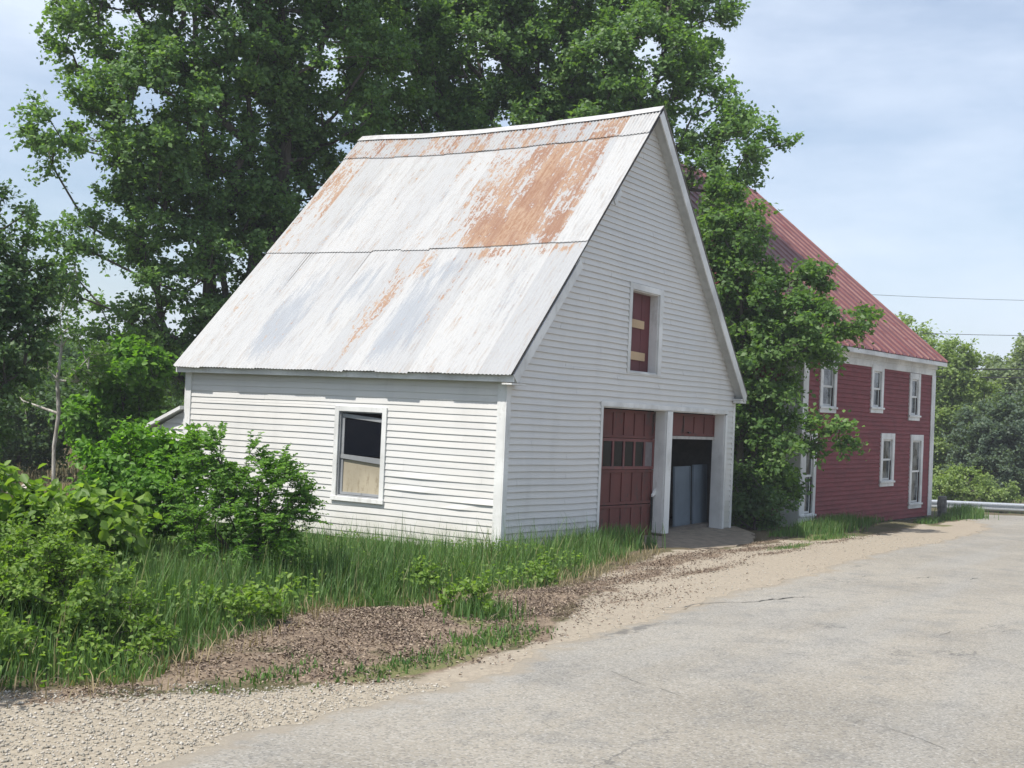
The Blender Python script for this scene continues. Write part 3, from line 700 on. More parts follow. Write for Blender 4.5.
# loft door -----------------------------------------------------------
x0, x1, z0, z1 = 3.985, 5.42, 2.756, 4.355
ld = thing('loft_door', None, None)
for k in list(ld.keys()): del ld[k]
ld.parent = barn; fy = -.034
b = MB().box((x0, fy, z0), (x0+.11, -.004, z1)).box((x1-.15, fy, z0), (x1, -.004, z1)).box((x0+.11, fy, z1-.11), (x1-.15, -.004, z1)).box((x0+.11, fy, z0), (x1-.15, -.004, z0+.03))
b.box((x1-.17, -.004, z0+.03), (x1-.15, .17, z1-.11)).box((x0+.11, -.004, z0+.03), (x0+.13, .17, z1-.11)).box((x0+.13, -.004, z1-.13), (x1-.17, .17, z1-.11)).box((x0+.13, -.004, z0+.03), (x1-.17, .17, z0+.05))
b.build('frame', TRIM, ld, bevel=.003)
b = MB(); xa, xb = x0+.13, x1-.17; nb = 6; wd = (xb-xa)/nb
for i in range(nb): b.box((xa+i*wd+.004, .155+.004*(i % 2), z0+.05), (xa+(i+1)*wd-.004, .185, z1-.13))
b.box((xa, .186, z0+.05), (xb, .2, z1-.13)); b.build('board', LOFTRED, ld)
for zb, xe in ((3.02, .78), (3.60, .70)):
    b = MB().hexa([(xa+.0, .125, zb), (xa+xe+.13, .125, zb-.01), (xa+xe+.13, .153, zb-.01), (xa, .153, zb), (xa, .125, zb+.15), (xa+xe+.13, .125, zb+.135), (xa+xe+.13, .153, zb+.135), (xa, .153, zb+.15)])
    b.build('batten', WOOD, ld)

# garage bays ------------------------------------------------------------
RY = .20
def zd(x, z): return droop(x, 0, z)[2]
b = MB()
b.box((3.05, -.036, -.15), (3.13, -.004, 2.16)).box((3.13, -.004, -.15), (3.155, RY+.05, 2.14)); b.build('jamb', TRIM, barn, warp=droop, bevel=.004)
b = MB().box((5.81, -.036, -.02), (6.06, -.002, 2.145)).box((5.80, -.002, -.02), (5.83, RY+.05, 2.14)).box((6.04, -.002, -.02), (6.07, RY+.05, 2.14)); b.build('centre_post', TRIM, barn, warp=droop, bevel=.004)
b = MB().box((8.84, -.036, -.05), (8.94, -.004, 2.145)).box((8.82, -.004, -.05), (8.84, RY+.05, 2.14)); b.build('jamb', TRIM, barn, warp=droop, bevel=.004)
b = MB().box((3.03, -.04, 2.16), (8.95, -.004, 2.245)).box((3.13, -.002, 2.14), (8.84, RY+.05, 2.16)); b.build('lintel', TRIM, barn, warp=droop, bevel=.004)

def section(b, x0, x1, z0, z1, y, n, gap=.0, st=.07):
    """stiles and rails standing proud of a thin sheet"""
    b.box((x0, y+.02, z0+.004), (x1, y+.035, z1-.004))
    b.box((x0, y, z1-.05), (x1, y+.02, z1-.004)).box((x0, y, z0+.004), (x1, y+.02, z0+.05))
    for i in range(n+1):
        c = x0+(x1-x0)*i/n; a = min(max(c-st/2, x0), x1-st)
        b.box((a, y, z0+.05), (a+st, y+.02, z1-.05))
gd = bpy.data.objects.new('garage_door', None); C.objects.link(gd); gd.parent = barn
xa, xb = 3.16, 5.79
secs = [(1.64, 2.13, 6), (.50, 1.10, 6), (-.12, .495, 6)]
for k, (a, c, n) in enumerate(secs):
    b = MB(); section(b, xa, xb, a, c, RY+.006*(k == 1), n); o = b.build('door_section', REDDOOR, gd, warp=droop, bevel=.004)
    if k == 2: b.v
b = MB(); a, c = 1.104, 1.636
b.box((xa, RY, c-.05), (xb, RY+.035, c)).box((xa, RY, a), (xb, RY+.035, a+.055))
for i in range(7):
    cx = xa+(xb-xa)*i/6; l = min(max(cx-.035, xa), xb-.07); b.box((l, RY, a+.055), (l+.07, RY+.035, c-.05))
ws = b.build('window_section', MULLION, gd, warp=droop, bevel=.003)
for i in range(6):
    l = xa+(xb-xa)*i/6; r = xa+(xb-xa)*(i+1)/6
    o = MB().box((l+.03, RY+.016, a+.05), (r-.03, RY+.020, c-.045)).build('pane', GLASS if i < 5 else plain('painted_pane', (.17, .15, .155), .6), ws, warp=droop)
    if i == 5: o['label'] = 'pane painted over in dull grey'
b = MB().box((5.70, RY-.03, .02), (5.75, RY-.006, .62)); b.build('track', BLACK, gd, warp=droop)
b = MB().hexa([(5.66, RY-.06, .62), (5.80, RY-.06, .66), (5.80, RY-.03, .66), (5.66, RY-.03, .62), (5.66, RY-.06, .66), (5.80, RY-.06, .76), (5.80, RY-.03, .76), (5.66, RY-.03, .66)]); b.build('bracket', TRIM, gd, warp=droop)
od = bpy.data.objects.new('overhead_door', None); C.objects.link(od); od.parent = barn; od['label'] = 'red overhead door rolled up, only its lowest section showing'
b = MB(); section(b, 6.08, 8.81, 1.71, 2.13, RY, 5, st=.05); b.build('door_section', REDDOOR, od, warp=droop, bevel=.003)
MB().box((6.08, RY-.004, 1.655), (8.81, RY+.04, 1.708)).build('bottom_seal', painted('worn_pale_strip', (.42, .40, .38), (.2, .18, .17), .6), od, warp=droop)
MB().box((7.35, RY-.03, 1.76), (7.47, RY-.002, 1.785)).build('handle', BLACK, od, warp=droop)
b = MB()
for k in range(4): b.box((6.1, RY+.1+k*.5, 2.2), (8.8, RY+.56+k*.5, 2.24))
b.build('raised_section', REDDOOR, od)

for x0, x1, zt, lab in ((7.42, 8.28, 1.01, 'blue-grey upright sheet panel inside the open bay, on the left of the pair'), (8.40, 9.20, 1.03, 'blue-grey upright sheet panel inside the open bay, on the right beside the jamb')):
    t = thing('sheet_panel', lab, 'panel', 'panels standing in the open bay', ((x0+x1)/2, .47, -.2))
    f = lambda x, y, z, X=(x0+x1)/2: (x-X, y-.47, z+.2)
    MB().hexa([(x0, .45, -.198), (x1, .45, -.198), (x1, .47, -.198), (x0, .47, -.198), (x0, .49, zt), (x1, .49, zt), (x1, .51, zt), (x0, .51, zt)]).build('sheet', PANEL, t, frame=f)
    for xx in (x0+.02, x1-.06): MB().hexa([(xx, .438, -.19), (xx+.04, .438, -.19), (xx+.04, .4485, -.19), (xx, .4485, -.19), (xx, .476, zt-.01), (xx+.04, .476, zt-.01), (xx+.04, .4885, zt-.01), (xx, .4885, zt-.01)]).build('edge_strip', PANEL, t, frame=f)

# lean-to on the back
lt = bpy.data.objects.new('lean_to', None); C.objects.link(lt); lt.parent = barn
YB = L+.75
b = MB()
vs, fs = siding(lambda z: L+.035, lambda z: YB if z < 1.42 else YB-(z-1.42)*2.1, -.4, 1.75, [])
b.add([(.02-o, u, z) for u, z, o in vs], [f[::-1] for f in fs]); b.box((.02, YB-.02, -.4), (4, YB, 1.40)); b.build('wall', VINYL, lt)
b = MB().hexa([(-.12, L+.035, 1.78), (4.1, L+.035, 1.78), (4.1, YB+.12, 1.42), (-.12, YB+.12, 1.42), (-.12, L+.035, 1.84), (4.1, L+.035, 1.84), (4.1, YB+.12, 1.48), (-.12, YB+.12, 1.48)]); b.build('roof', TRIM, lt)
b = MB().box((-.03, YB-.06, -.4), (.018, YB+.02, 1.40)); b.build('corner_board', TRIM, lt)

# ------------------------------------------------------------------ the red house
HX, HY, HA = 12.78, -.40, R(-7.263); HW, HD = 8.98, 12.34
house = thing('red_house', 'two-storey barn-red clapboard house with a red ribbed metal roof', 'house')
ch, sh = math.cos(HA), math.sin(HA)
def hf(s, t, z): return (HX+s*ch-t*sh, HY+s*sh+t*ch, z)       # s along the front, t backwards
HZ0 = -.56; HEV = 3.93; HRG = 9.53
HWIN = [(.92, 1.88, 2.27, 3.56, 'E'), (4.12, 4.97, 2.34, 3.62, 'A'), (6.92, 7.76, 2.19, 3.53, 'B'), (-.0, .84, -.33, 1.80, 'F'), (4.94, 5.92, .37, 1.81, 'C'), (7.15, 8.15, -.31, 1.79, 'D')]
vs, fs = siding(lambda z: 0., lambda z: HW, HZ0, 3.56, [w_[:4] for w_ in HWIN], None, .026, .112)
MB().add([(u, -o, z) for u, z, o in vs], fs).build('front_wall', REDCLAP, house, frame=hf)
def hg(z): return 0. if z <= HEV-.2 else min((z-HEV+.2)*(HD/2)/(HRG-HEV), HD/2)
for s_, sg in ((0, -1), (HW, 1)):
    vs, fs = siding(hg, lambda z: HD-hg(z), HZ0, HRG-.2, [], None, .016, .112)
    MB().add([(s_+sg*o, u, z) for u, z, o in vs], [f[::-1] for f in fs] if sg < 0 else fs).build('gable_wall', REDCLAP, house, frame=hf)
MB().box((0, HD-.02, HZ0), (HW, HD, HEV)).build('back_wall', REDCLAP, house, frame=hf)
MB().box((.03, .03, -1.6), (HW-.03, HD-.03, HZ0-.03)).box((.03, .05, HZ0-.03), (HW-.03, .4, HZ0+.1)).build('foundation', plain('field_stone', (.20, .185, .17), .95, .25, 4), house, frame=hf)
b = MB().box((-.025, -.04, 3.54), (HW+.025, -.004, HEV-.05)).box((-.06, -.075, 3.72), (HW+.06, -.041, HEV-.05)); b.build('frieze', HOUSETRIM, house, frame=hf, bevel=.01)
b = MB().box((-.26, -.30, HEV-.09), (HW+.14, -.004, HEV-.052)).box((-.26, -.325, HEV-.12), (HW+.14, -.302, HEV+.0)); b.build('cornice', HOUSETRIM, house, frame=hf, bevel=.01)
for s_, sg in ((0, 1), (HW, -1)):
    b = MB().box((min(s_-sg*.04, s_+sg*.26), -.045, HZ0), (max(s_-sg*.04, s_+sg*.26), -.018, 3.54)).box((min(s_-sg*.04, s_-sg*.018), -.018, HZ0), (max(s_-sg*.04, s_-sg*.018), .45 if sg > 0 else .25, 3.72)); b.build('corner_board', HOUSETRIM, house, frame=hf, bevel=.008)
def hwindow(s0, s1, z0, z1, k):
    fr = MB(); tw = .15; bot = .17
    fr.box((s0, -.05, z0), (s0+tw, -.004, z1)).box((s1-tw, -.05, z0), (s1, -.004, z1)).box((s0+tw, -.05, z1-.17), (s1-tw, -.004, z1)).box((s0+tw, -.05, z0), (s1-tw, -.004, z0+bot)).box((s0-.03, -.085, z0+bot-.07), (s1+.03, -.052, z0+bot-.02))
    f_ = fr.build('window', HOUSETRIM, house, frame=hf, bevel=.006)
    a, c, d, e = s0+tw, s1-tw, z0+bot, z1-.17; mid = (d+e)/2
    sa = MB()
    for (l, h, y) in ((d, mid+.02, .03), (mid-.02, e, .0)):
        sa.box((a, y, l), (a+.045, y+.03, h)).box((c-.045, y, l), (c, y+.03, h)).box((a+.045, y, h-.045), (c-.045, y+.03, h)).box((a+.045, y, l), (c-.045, y+.03, l+.05))
    sa.build('sash', HOUSETRIM, f_, frame=hf)
    MB().box((a+.02, .036, d+.02), (c-.02, .042, mid)).box((a+.02, .010, mid), (c-.02, .016, e-.02)).build('pane', HGLASS, f_, frame=hf)
    MB().box((a, .07, d), (c, .09, e)).build('curtain', plain('drawn_blind_'+k, {'A': (.05, .06, .05), 'B': (.10, .105, .10), 'C': (.11, .115, .12), 'D': (.22, .22, .21), 'E': (.06, .07, .07), 'F': (.2, .2, .2)}[k], .9), f_, frame=hf)
for w_ in HWIN: hwindow(*w_)
# ribbed roof
def hroof():
    V, Fs, rb = [], [], []; b0 = 0
    ss = []; s = -.28
    ribs = np.arange(-.25, HW+.3, .52)
    for c in ribs: ss += [(c-.06, 0, 0), (c-.03, 0, 1), (c-.02, .045, 1), (c+.02, .045, 1), (c+.03, 0, 1), (c+.06, 0, 0), (c+.26, .006, 0)]
    ss = [q for q in ss if -.32 <= q[0] <= HW+.16]
    n = len(ss)
    for side in (0, 1):
        ts = np.linspace(-.34, HD/2, 14); rows = []
        for t in ts:
            for s, h, r_ in ss:
                z = HEV+.01+(t+.34)*(HRG-HEV)/(HD/2+.34)+h-.03*math.sin((t+.34)*.45)+.012*mnoise.noise(Vector((s, t*.6, 0)))
                V.append(hf(s, t if side == 0 else HD-t, z)); rb.append(r_*(.45+.55*((int(s*7)*37) % 5)/4))
        ii = np.arange(n*14).reshape(14, n)+b0; b0 += n*14
        f = np.stack([ii[:-1, :-1], ii[:-1, 1:], ii[1:, 1:], ii[1:, :-1]], -1).reshape(-1, 4); Fs.append(f if side == 0 else f[:, ::-1])
    return np_mesh('roof', np.array(V), np.concatenate(Fs), REDROOF, house, attrs={'rib': np.array(rb)})
hr = hroof()
b = MB()
for side in (0, 1):
    q = lambda t: t if side == 0 else HD-t
    b.hexa([(-.26, q(-.32), HEV-.05), (HW+.14, q(-.32), HEV-.05), (HW+.14, q(HD/2), HRG-.06), (-.26, q(HD/2), HRG-.06), (-.26, q(-.32), HEV-.01), (HW+.14, q(-.32), HEV-.01), (HW+.14, q(HD/2), HRG-.035), (-.26, q(HD/2), HRG-.035)])
b.build('roof_deck', DARKEDGE, hr, frame=hf)
b = MB().hexa([(-.3, HD/2-.14, HRG-.09), (HW+.15, HD/2-.14, HRG-.09), (HW+.15, HD/2+.14, HRG-.09), (-.3, HD/2+.14, HRG-.09), (-.3, HD/2-.02, HRG+.035), (HW+.15, HD/2-.02, HRG+.035), (HW+.15, HD/2+.02, HRG+.035), (-.3, HD/2+.02, HRG+.035)]); b.build('ridge_cap', REDROOF, hr, frame=hf)

# stone post by the house corner
pm = plain('weathered_granite', (.16, .155, .145), .95, .3, 7)
b = MB(); rr = random.Random(4)
pts = []
for z in (-.9, -.5, -.2, .0):
    for k in range(8):
        a = k*math.pi/4; r_ = .14*(1+.12*rr.uniform(-1, 1))*(1-.12*(z > -.1)); pts.append((22.06+r_*math.cos(a), -1.82+r_*math.sin(a), z+.02*rr.uniform(-1, 1)))
fs = [(i*8+k, i*8+(k+1) % 8, i*8+8+(k+1) % 8, i*8+8+k) for i in range(3) for k in range(8)]+[tuple(range(24, 32))]
o = MB().add(pts, fs).build('stone_post', pm, smooth=False); tag(o, 'stubby dark grey stone post beside the right corner of the red house', 'stone post')

# guardrail
gr = thing('guardrail', 'galvanised steel guardrail along the far road beyond the red house', 'guardrail', None, (31, 0, -1.0))
ga, gb = Vector((30.0, 1.6, 0)), Vector((36.2, -9.2, 0)); gdv = (gb-ga).normalized(); gn = Vector((-gdv.y, gdv.x, 0)); gn = -gn if gn.x > 0 else gn
prof = [(0, -.155), (.03, -.15), (.08, -.10), (.08, -.06), (.01, -.015), (.01, .015), (.08, .06), (.08, .10), (.03, .15), (0, .155)]
def gz_(t): p = ga.lerp(gb, t); return -.79
b = MB(); vs = []; k_ = len(prof)
for t in np.linspace(0, 1, 14):
    p = ga.lerp(gb, t)
    for o_, h in prof: vs.append((p.x+gn.x*o_-31, p.y+gn.y*o_, gz_(t)+h+1.0))
b.add(vs, [(i*k_+j, (i+1)*k_+j, (i+1)*k_+j+1, i*k_+j+1) for i in range(13) for j in range(k_-1)]); o = b.build('rail', GALV, gr)
so_ = o.modifiers.new('solid', 'SOLIDIFY'); so_.thickness = .004
for t in np.linspace(.02, .98, 7):
    p = ga.lerp(gb, t)-gn*.1
    MB().box((p.x-31-.05, p.y-.07, -1.0), (p.x-31+.05, p.y+.07, .36)).build('post', plain('weathered_timber', (.20, .18, .15), .9), gr)

# ------------------------------------------------------------------ vegetation
def leaves_mesh(name, P, D, Nn, S, mats, parent, width=.62, fold=.18, shape='oval'):
    """P base, D unit direction, Nn approx normal, S length"""
    D = D/np.linalg.norm(D, axis=1)[:, None]
    Sd = np.cross(D, Nn); l = np.linalg.norm(Sd, axis=1); l[l < 1e-6] = 1; Sd = Sd/l[:, None]; Nn = np.cross(Sd, D)
    n = len(P); S = S[:, None]; hw = S*width/2
    if shape == 'diamond':
        V = np.stack([P, P+D*S*.45+Sd*hw+Nn*S*fold*.5, P+D*S, P+D*S*.45-Sd*hw+Nn*S*fold*.5], 1).reshape(-1, 3)
        i = np.arange(n)[:, None]*4; F = i+np.array([[0, 1, 2, 3]])
        return np_mesh(name, V, F, mats, parent)
    V = np.stack([P, P+D*S*.3+Sd*hw*.85+Nn*S*fold*.5, P+D*S*.66+Sd*hw*.8+Nn*S*fold*.35, P+D*S-Nn*S*.12, P+D*S*.66-Sd*hw*.8+Nn*S*fold*.35, P+D*S*.3-Sd*hw*.85+Nn*S*fold*.5], 1).reshape(-1, 3)
    i = np.arange(n)[:, None]*6; F = np.concatenate([i+np.array([[0, 3, 2, 1]]), i+np.array([[0, 5, 4, 3]])])
    return np_mesh(name, V, F, mats, parent)

def unit(a): return a/np.maximum(np.linalg.norm(a, axis=-1, keepdims=True), 1e-9)
def tree(name, label, cat, base, lobes, leafm, barkm, seed, clump_r=.55, density=1., n_tw=9, n_lf=16, leaf=.12, trunk_r=.16, stems=None,
         group=None, pinnate=False, shape='diamond', up_bias=.25, flat=.5, width=.7, topz=None, hollow=.45, min_r=.006):
    rg = np.random.default_rng(seed); base = np.array(base, float)
    root = thing(name, label, cat, group, tuple(base))
    # clump centres
    cs = []; outw = []
    for (x, y, z, rx, rz) in lobes:
        k = max(3, int(density*8.5*(rx*rx*rz)/(clump_r**2.2)))
        d = unit(rg.normal(size=(k, 3))); r = rg.random(k)**(1/3.)*(1-hollow)+hollow*rg.random(k)**.25
        cs.append(np.array([x, y, z])+d*r[:, None]*np.array([rx, rx, rz])); outw.append(d)
    cs = np.concatenate(cs); outw = np.concatenate(outw)
    keep = cs[:, 2] > height(cs[:, 0], cs[:, 1])+.05; cs = cs[keep]; outw = outw[keep]
    ctr = np.mean([l[:3] for l in lobes], axis=0)
    topz = topz or max(l[2] for l in lobes)
    nodes = [base.copy()]; par = [-1]; rad0 = []
    stems = stems or [(ctr[0], ctr[1], topz)]
    for st in stems:
        st = np.array(st, float); prev = 0; n = max(3, int(np.linalg.norm(st-base)/.6)); cur = rg.normal(size=3)*.12
        for i in range(1, n+1):
            t = i/n; p = base+(st-base)*t; bend = math.sin(math.pi*t)*.08*np.linalg.norm(st-base); p = p+np.array([cur[0], cur[1], 0])*bend*2; p[:2] += rg.normal(size=2)*.04
            p[:2] = base[:2]+(p[:2]-base[:2])*(t**.25)
            nodes.append(p); par.append(prev if i > 1 else 0); prev = len(nodes)-1
    order = np.argsort(np.linalg.norm(cs-(base+np.array([0, 0, 1])*(cs[:, 2:3]-base[2])*.8), axis=1))
    NA = np.zeros((len(nodes)+len(cs)*6, 3)); NA[:len(nodes)] = nodes; cnt = len(nodes); PA = list(par); tip = {}
    for ci in order:
        c = cs[ci]; d = NA[:cnt]-c; dist = np.linalg.norm(d, axis=1)+2.2*np.maximum(d[:, 2]+.1, 0)+.0
        j = int(np.argmin(dist)); a = NA[j]; n = max(1, min(5, int(np.linalg.norm(c-a)/.45)))
        prev = j; off = rg.normal(size=3)*.06*np.linalg.norm(c-a)
        for i in range(1, n+1):
            t = i/n; NA[cnt] = a+(c-a)*t+off*math.sin(math.pi*t)+np.array([0, 0, -.06*math.sin(math.pi*t)*np.linalg.norm(c-a)]); PA.append(prev); prev = cnt; cnt += 1
        tip[prev] = 1
    nodes = NA[:cnt]; load = np.zeros(cnt)
    for k in tip: load[k] += 1
    for i in range(cnt-1, 0, -1): load[PA[i]] += load[i]
    tot = max(load[0], 1); rad = np.maximum(trunk_r*(np.maximum(load, .5)/tot)**.46, min_r); rad[0] = trunk_r*1.25
    # tubes, one frustum per node-parent pair, vectorised
    ch_ = np.arange(1, cnt); pa = np.array(PA[1:]); A, B = nodes[pa], nodes[ch_]; ra, rb = rad[pa], rad[ch_]; ra = np.minimum(ra, rb*1.8+.01)
    dd = unit(B-A); h = np.where(np.abs(dd[:, 2:3]) < .9, np.array([[0, 0, 1.]]), np.array([[1., 0, 0]])); u_ = unit(np.cross(dd, h)); v_ = np.cross(dd, u_)
    K = 6; an = np.arange(K)*2*math.pi/K; ring = u_[:, None, :]*np.cos(an)[None, :, None]+v_[:, None, :]*np.sin(an)[None, :, None]
    V = np.concatenate([A[:, None]-dd[:, None]*ra[:, None, None]*.3+ring*ra[:, None, None], B[:, None]+ring*rb[:, None, None]], 1).reshape(-1, 3)
    i0 = (np.arange(len(ch_))*2*K)[:, None, None]; k = np.arange(K)[None, :]; q = np.stack([k, (k+1) % K, (k+1) % K+K, k+K], -1); F = (i0+q).reshape(-1, 4)
    # twigs
    nc = len(cs); tw_c = np.repeat(np.arange(nc), n_tw); m = len(tw_c)
    dr = unit(unit(outw[tw_c]*.55+(cs[tw_c]-base-np.array([0, 0, .3]))*np.array([.12, .12, .05])) + rg.normal(size=(m, 3))*.75*np.array([1, 1, flat]) + np.array([0, 0, up_bias]))
    Lw = clump_r*rg.uniform(.5, 1.15, m); st = cs[tw_c]+rg.normal(size=(m, 3))*clump_r*.12
    en = st+dr*Lw[:, None]+np.array([0, 0, -.16])*Lw[:, None]
    dd = unit(en-st); u_ = unit(np.cross(dd, np.array([.3, .2, 1.]))); v_ = np.cross(dd, u_); an = np.arange(3)*2*math.pi/3
    ring = u_[:, None, :]*np.cos(an)[None, :, None]+v_[:, None, :]*np.sin(an)[None, :, None]; r0 = max(min_r*.8, .003)
    V2 = np.concatenate([st[:, None]+ring*r0, en[:, None]+ring*r0*.4], 1).reshape(-1, 3)
    k = np.arange(3)[None, :]; q = np.stack([k, (k+1) % 3, (k+1) % 3+3, k+3], -1); F2 = ((np.arange(m)*6)[:, None, None]+q).reshape(-1, 4)+len(V)
    np_mesh('trunk', np.concatenate([V, V2])-base, np.concatenate([F, F2]), barkm, root, smooth=True)
    # leaves
    li = np.repeat(np.arange(m), n_lf); M = len(li); t = np.tile(np.linspace(.12, 1, n_lf), m)+rg.uniform(-.05, .05, M)
    pos = st[li]+dr[li]*(Lw[li]*t)[:, None]+np.array([0, 0, -.16])*(Lw[li]*t**2)[:, None]
    side = unit(np.cross(dr[li], np.array([0, 0, 1.])+rg.normal(size=(M, 3))*.1))
    sg = np.where(np.arange(M) % 2 == 0, 1., -1.)[:, None]
    if pinnate:
        D = unit(dr[li]*.45+side*sg+rg.normal(size=(M, 3))*.18+np.array([0, 0, -.12])); Nn = unit(np.array([-.2, -.2, .7])+rg.normal(size=(M, 3))*.5+outw[tw_c[li]]*.4)
    else:
        pos = pos+rg.normal(size=(M, 3))*leaf*.45
        D = unit(dr[li]*.5+side*sg*.8+rg.normal(size=(M, 3))*.55+np.array([0, 0, -.35])); Nn = unit(np.array([0, 0, .5])+rg.normal(size=(M, 3))*.5+outw[tw_c[li]]*.6)
    S = leaf*rg.uniform(.6, 1.25, M)
    leaves_mesh('crown', pos-base, D, Nn, S, leafm, root, width, .2, shape)
    return root

LB = {
'maple': [(4.7, 10.1, 5.3, 1.4, 1.3), (3.6, 11.0, 6.6, 1.2, 1.0), (5.9, 9.9, 5.2, 1.2, 1.2), (3.03, 12.82, 10.15, 1.35, 1.24), (2.05, 12.6, 7.76, 1.13, 0.98), (2.21, 12.44, 5.06, 0.91, 1.19), (3.04, 10.94, 8.17, 1.52, 1.73), (4.54, 10.32, 10.05, 1.91, 1.8), (5.37, 10.97, 7.78, 1.98, 1.87), (3.83, 11.65, 6.05, 1.24, 1.24), (6.44, 9.12, 9.74, 1.87, 1.87), (6.84, 10.51, 6.6, 1.69, 1.81), (4.25, 11.03, 4.16, 1.35, 1.24), (5.32, 11.24, 2.99, 1.63, 0.93), (3.52, 12.27, 3.65, 0.9, 1.01), (3.81, 11.44, 12.47, 2.92, 1.57), (6.2, 9.4, 12.76, 2.8, 1.63)],
'centre': [(9.76, 9.41, 10.14, 1.55, 1.55), (10.41, 10.18, 12.52, 1.87, 1.6), (11.56, 8.32, 11.28, 1.87, 1.6), (12.67, 6.49, 11.11, 1.87, 1.47), (12.74, 4.45, 10.91, 1.81, 1.55), (13.58, 3.1, 9.94, 1.16, 1.29), (13.4, 1.5, 8.87, 1.05, 0.8), (14.42, 3.55, 12.33, 1.12, 1.2), (12.31, 7.0, 13.22, 2.4, 1.33), (13.8, 4.5, 13.88, 1.87, 1.33), (12.92, 2.33, 7.83, 0.88, 0.75), (10.5, 8.6, 7.5, 1.8, 1.6), (12.2, 5.2, 8.2, 1.6, 1.6), (11.8, 7.6, 9.3, 1.7, 1.5), (13.2, 5.6, 9.4, 1.6, 1.3)],
'mid': [(11.6, 1.4, 6.0, .85, .9), (11.5, 1.3, 4.6, .85, 1.0), (11.4, 1.3, 3.0, .85, .9), (11.5, 1.2, 7.0, .5, .5), (11.6, 1.2, 1.4, .8, .9), (11.0, 0.75, 6.12, 0.69, 0.87), (10.92, 0.35, 4.73, 0.73, 1.13), (12.04, -0.36, 5.07, 0.74, 0.7), (11.26, -0.77, 3.97, 0.94, 0.81), (11.69, -1.49, 4.38, 0.58, 0.49), (11.18, -0.02, 3.16, 0.91, 0.91), (11.29, 0.44, 1.78, 0.6, 1.15), (11.41, -0.13, 1.35, 0.8, 0.91), (10.82, -1.11, 1.74, 0.66, 0.31), (11.19, -1.73, 1.84, 0.39, 0.22), (11.59, 0.0, 0.2, 0.8, 0.69)],
'edge': [(-3.03, 7.58, 4.75, 0.35, 0.35), (-2.96, 7.52, 3.73, 0.63, 0.87), (-2.95, 7.5, 2.71, 0.6, 0.71), (-3.3, 8.0, 1.66, 0.7, 0.79), (-3.22, 7.95, 3.39, 0.79, 1.43)],
'sap': [(-0.07, 10.08, 3.72, 0.57, 0.76), (0.11, 9.81, 2.79, 0.67, 0.67), (0.3, 9.54, 2.1, 0.4, 0.35), (-.5, 10.6, 2.0, .4, .4)],
'bright': [(1.87, 10.2, 2.45, 0.73, 0.61), (1.7, 10.52, 1.49, 0.78, 0.61), (2.13, 9.8, 1.79, 0.45, 0.41), (1.83, 10.33, 0.89, 0.82, 0.51)],
'midwood': [(7.99, 18.49, 1.63, 1.7, 0.99), (7.56, 15.35, 0.79, 1.07, 1.2), (10.17, 18.72, 2.42, 1.2, 1.2)],
'midwood2': [(7.06, 20.05, 1.12, 1.42, 1.13), (6.3, 20.6, .8, 1.3, 1.0)],
'edge2': [(-4.5, 6.0, 1.1, 0.45, 0.45), (-4.5, 6.1, 0.75, 0.5, 0.42), (-4.5, 6.2, .4, .6, .4)],
'bush': [(-5.82, -0.24, 1.43, 0.4, 0.31), (-5.65, -0.52, 1.08, 0.47, 0.36), (-5.73, 0.21, 0.98, 0.34, 0.34), (-5.9, -0.47, 0.68, 0.51, 0.39), (-5.51, -0.73, 0.88, 0.27, 0.35), (-5.87, -0.12, 0.33, 0.31, 0.29), (-5.57, -0.61, 0.36, 0.36, 0.29)],
'yel': [(-5.47, 1.33, 0.94, 0.57, 0.45), (-5.66, 1.63, 1.27, 0.45, 0.28), (-5.31, 1.05, 1.18, 0.34, 0.4), (-5.7, 1.71, 0.64, 0.4, 0.32)],
'yel2': [(-6.99, -0.58, 0.48, 0.47, 0.21), (-6.83, -0.86, 0.54, 0.28, 0.24)],
'front': [(-9.6, -1.3, 0.85, 0.42, 0.3), (-9.3, -2.0, 0.6, 0.43, 0.29), (-9.0, -2.0, 0.5, 0.36, 0.31), (-9.09, -1.38, 0.74, 0.3, 0.3), (-9.2, -2.55, 0.25, 0.28, 0.2), (-9.46, -1.73, 0.38, 0.29, 0.29)],
'broad': [(-8.2, .6, .95, .4, .3), (-7.72, 0.02, 0.8, 0.41, 0.26), (-7.53, -0.29, 0.77, 0.37, 0.23), (-7.91, 0.34, 0.83, 0.32, 0.28), (-7.92, 0.37, 0.46, 0.28, 0.28)],
'understory': [(10.39, 0.05, 0.36, 0.55, 0.66), (10.1, -0.5, 0.1, 0.45, 0.35)],
'ry1': [(42.24, 2.27, 4.66, 1.28, 1.38), (42.78, 1.44, 2.87, 1.38, 1.6), (42.23, 2.4, 1.9, 1.28, 1.83), (42.54, 1.95, 0.09, 1.28, 1.15)],
'ry2': [(55.45, 1.7, 3.95, 1.65, 1.93), (56.24, 0.33, 5.39, 1.65, 1.93), (57.88, 3.45, 4.83, 1.27, 1.44)],
'ry3': [(38.0, -0.27, 1.58, 1.25, 1.46), (38.52, -1.15, 2.04, 1.25, 1.46), (38.16, -0.48, 0.34, 1.5, 1.04), (38.99, -1.89, 1.24, 1.25, 1.88)],
'ry4': [(33.96, -0.28, -0.16, 0.97, 0.54), (33.57, 0.38, -0.39, 0.78, 0.46), (34.51, -1.18, -0.39, 0.78, 0.39)],
'ry5': [(46.86, 4.34, 3.34, 1.5, 2.5), (49.37, 5.95, 4.41, 2.1, 3.15)],
}
def hz(x, y): return float(height(np.array([x]), np.array([y]))[0])
def B3(x, y): return (x, y, hz(x, y)-.05)
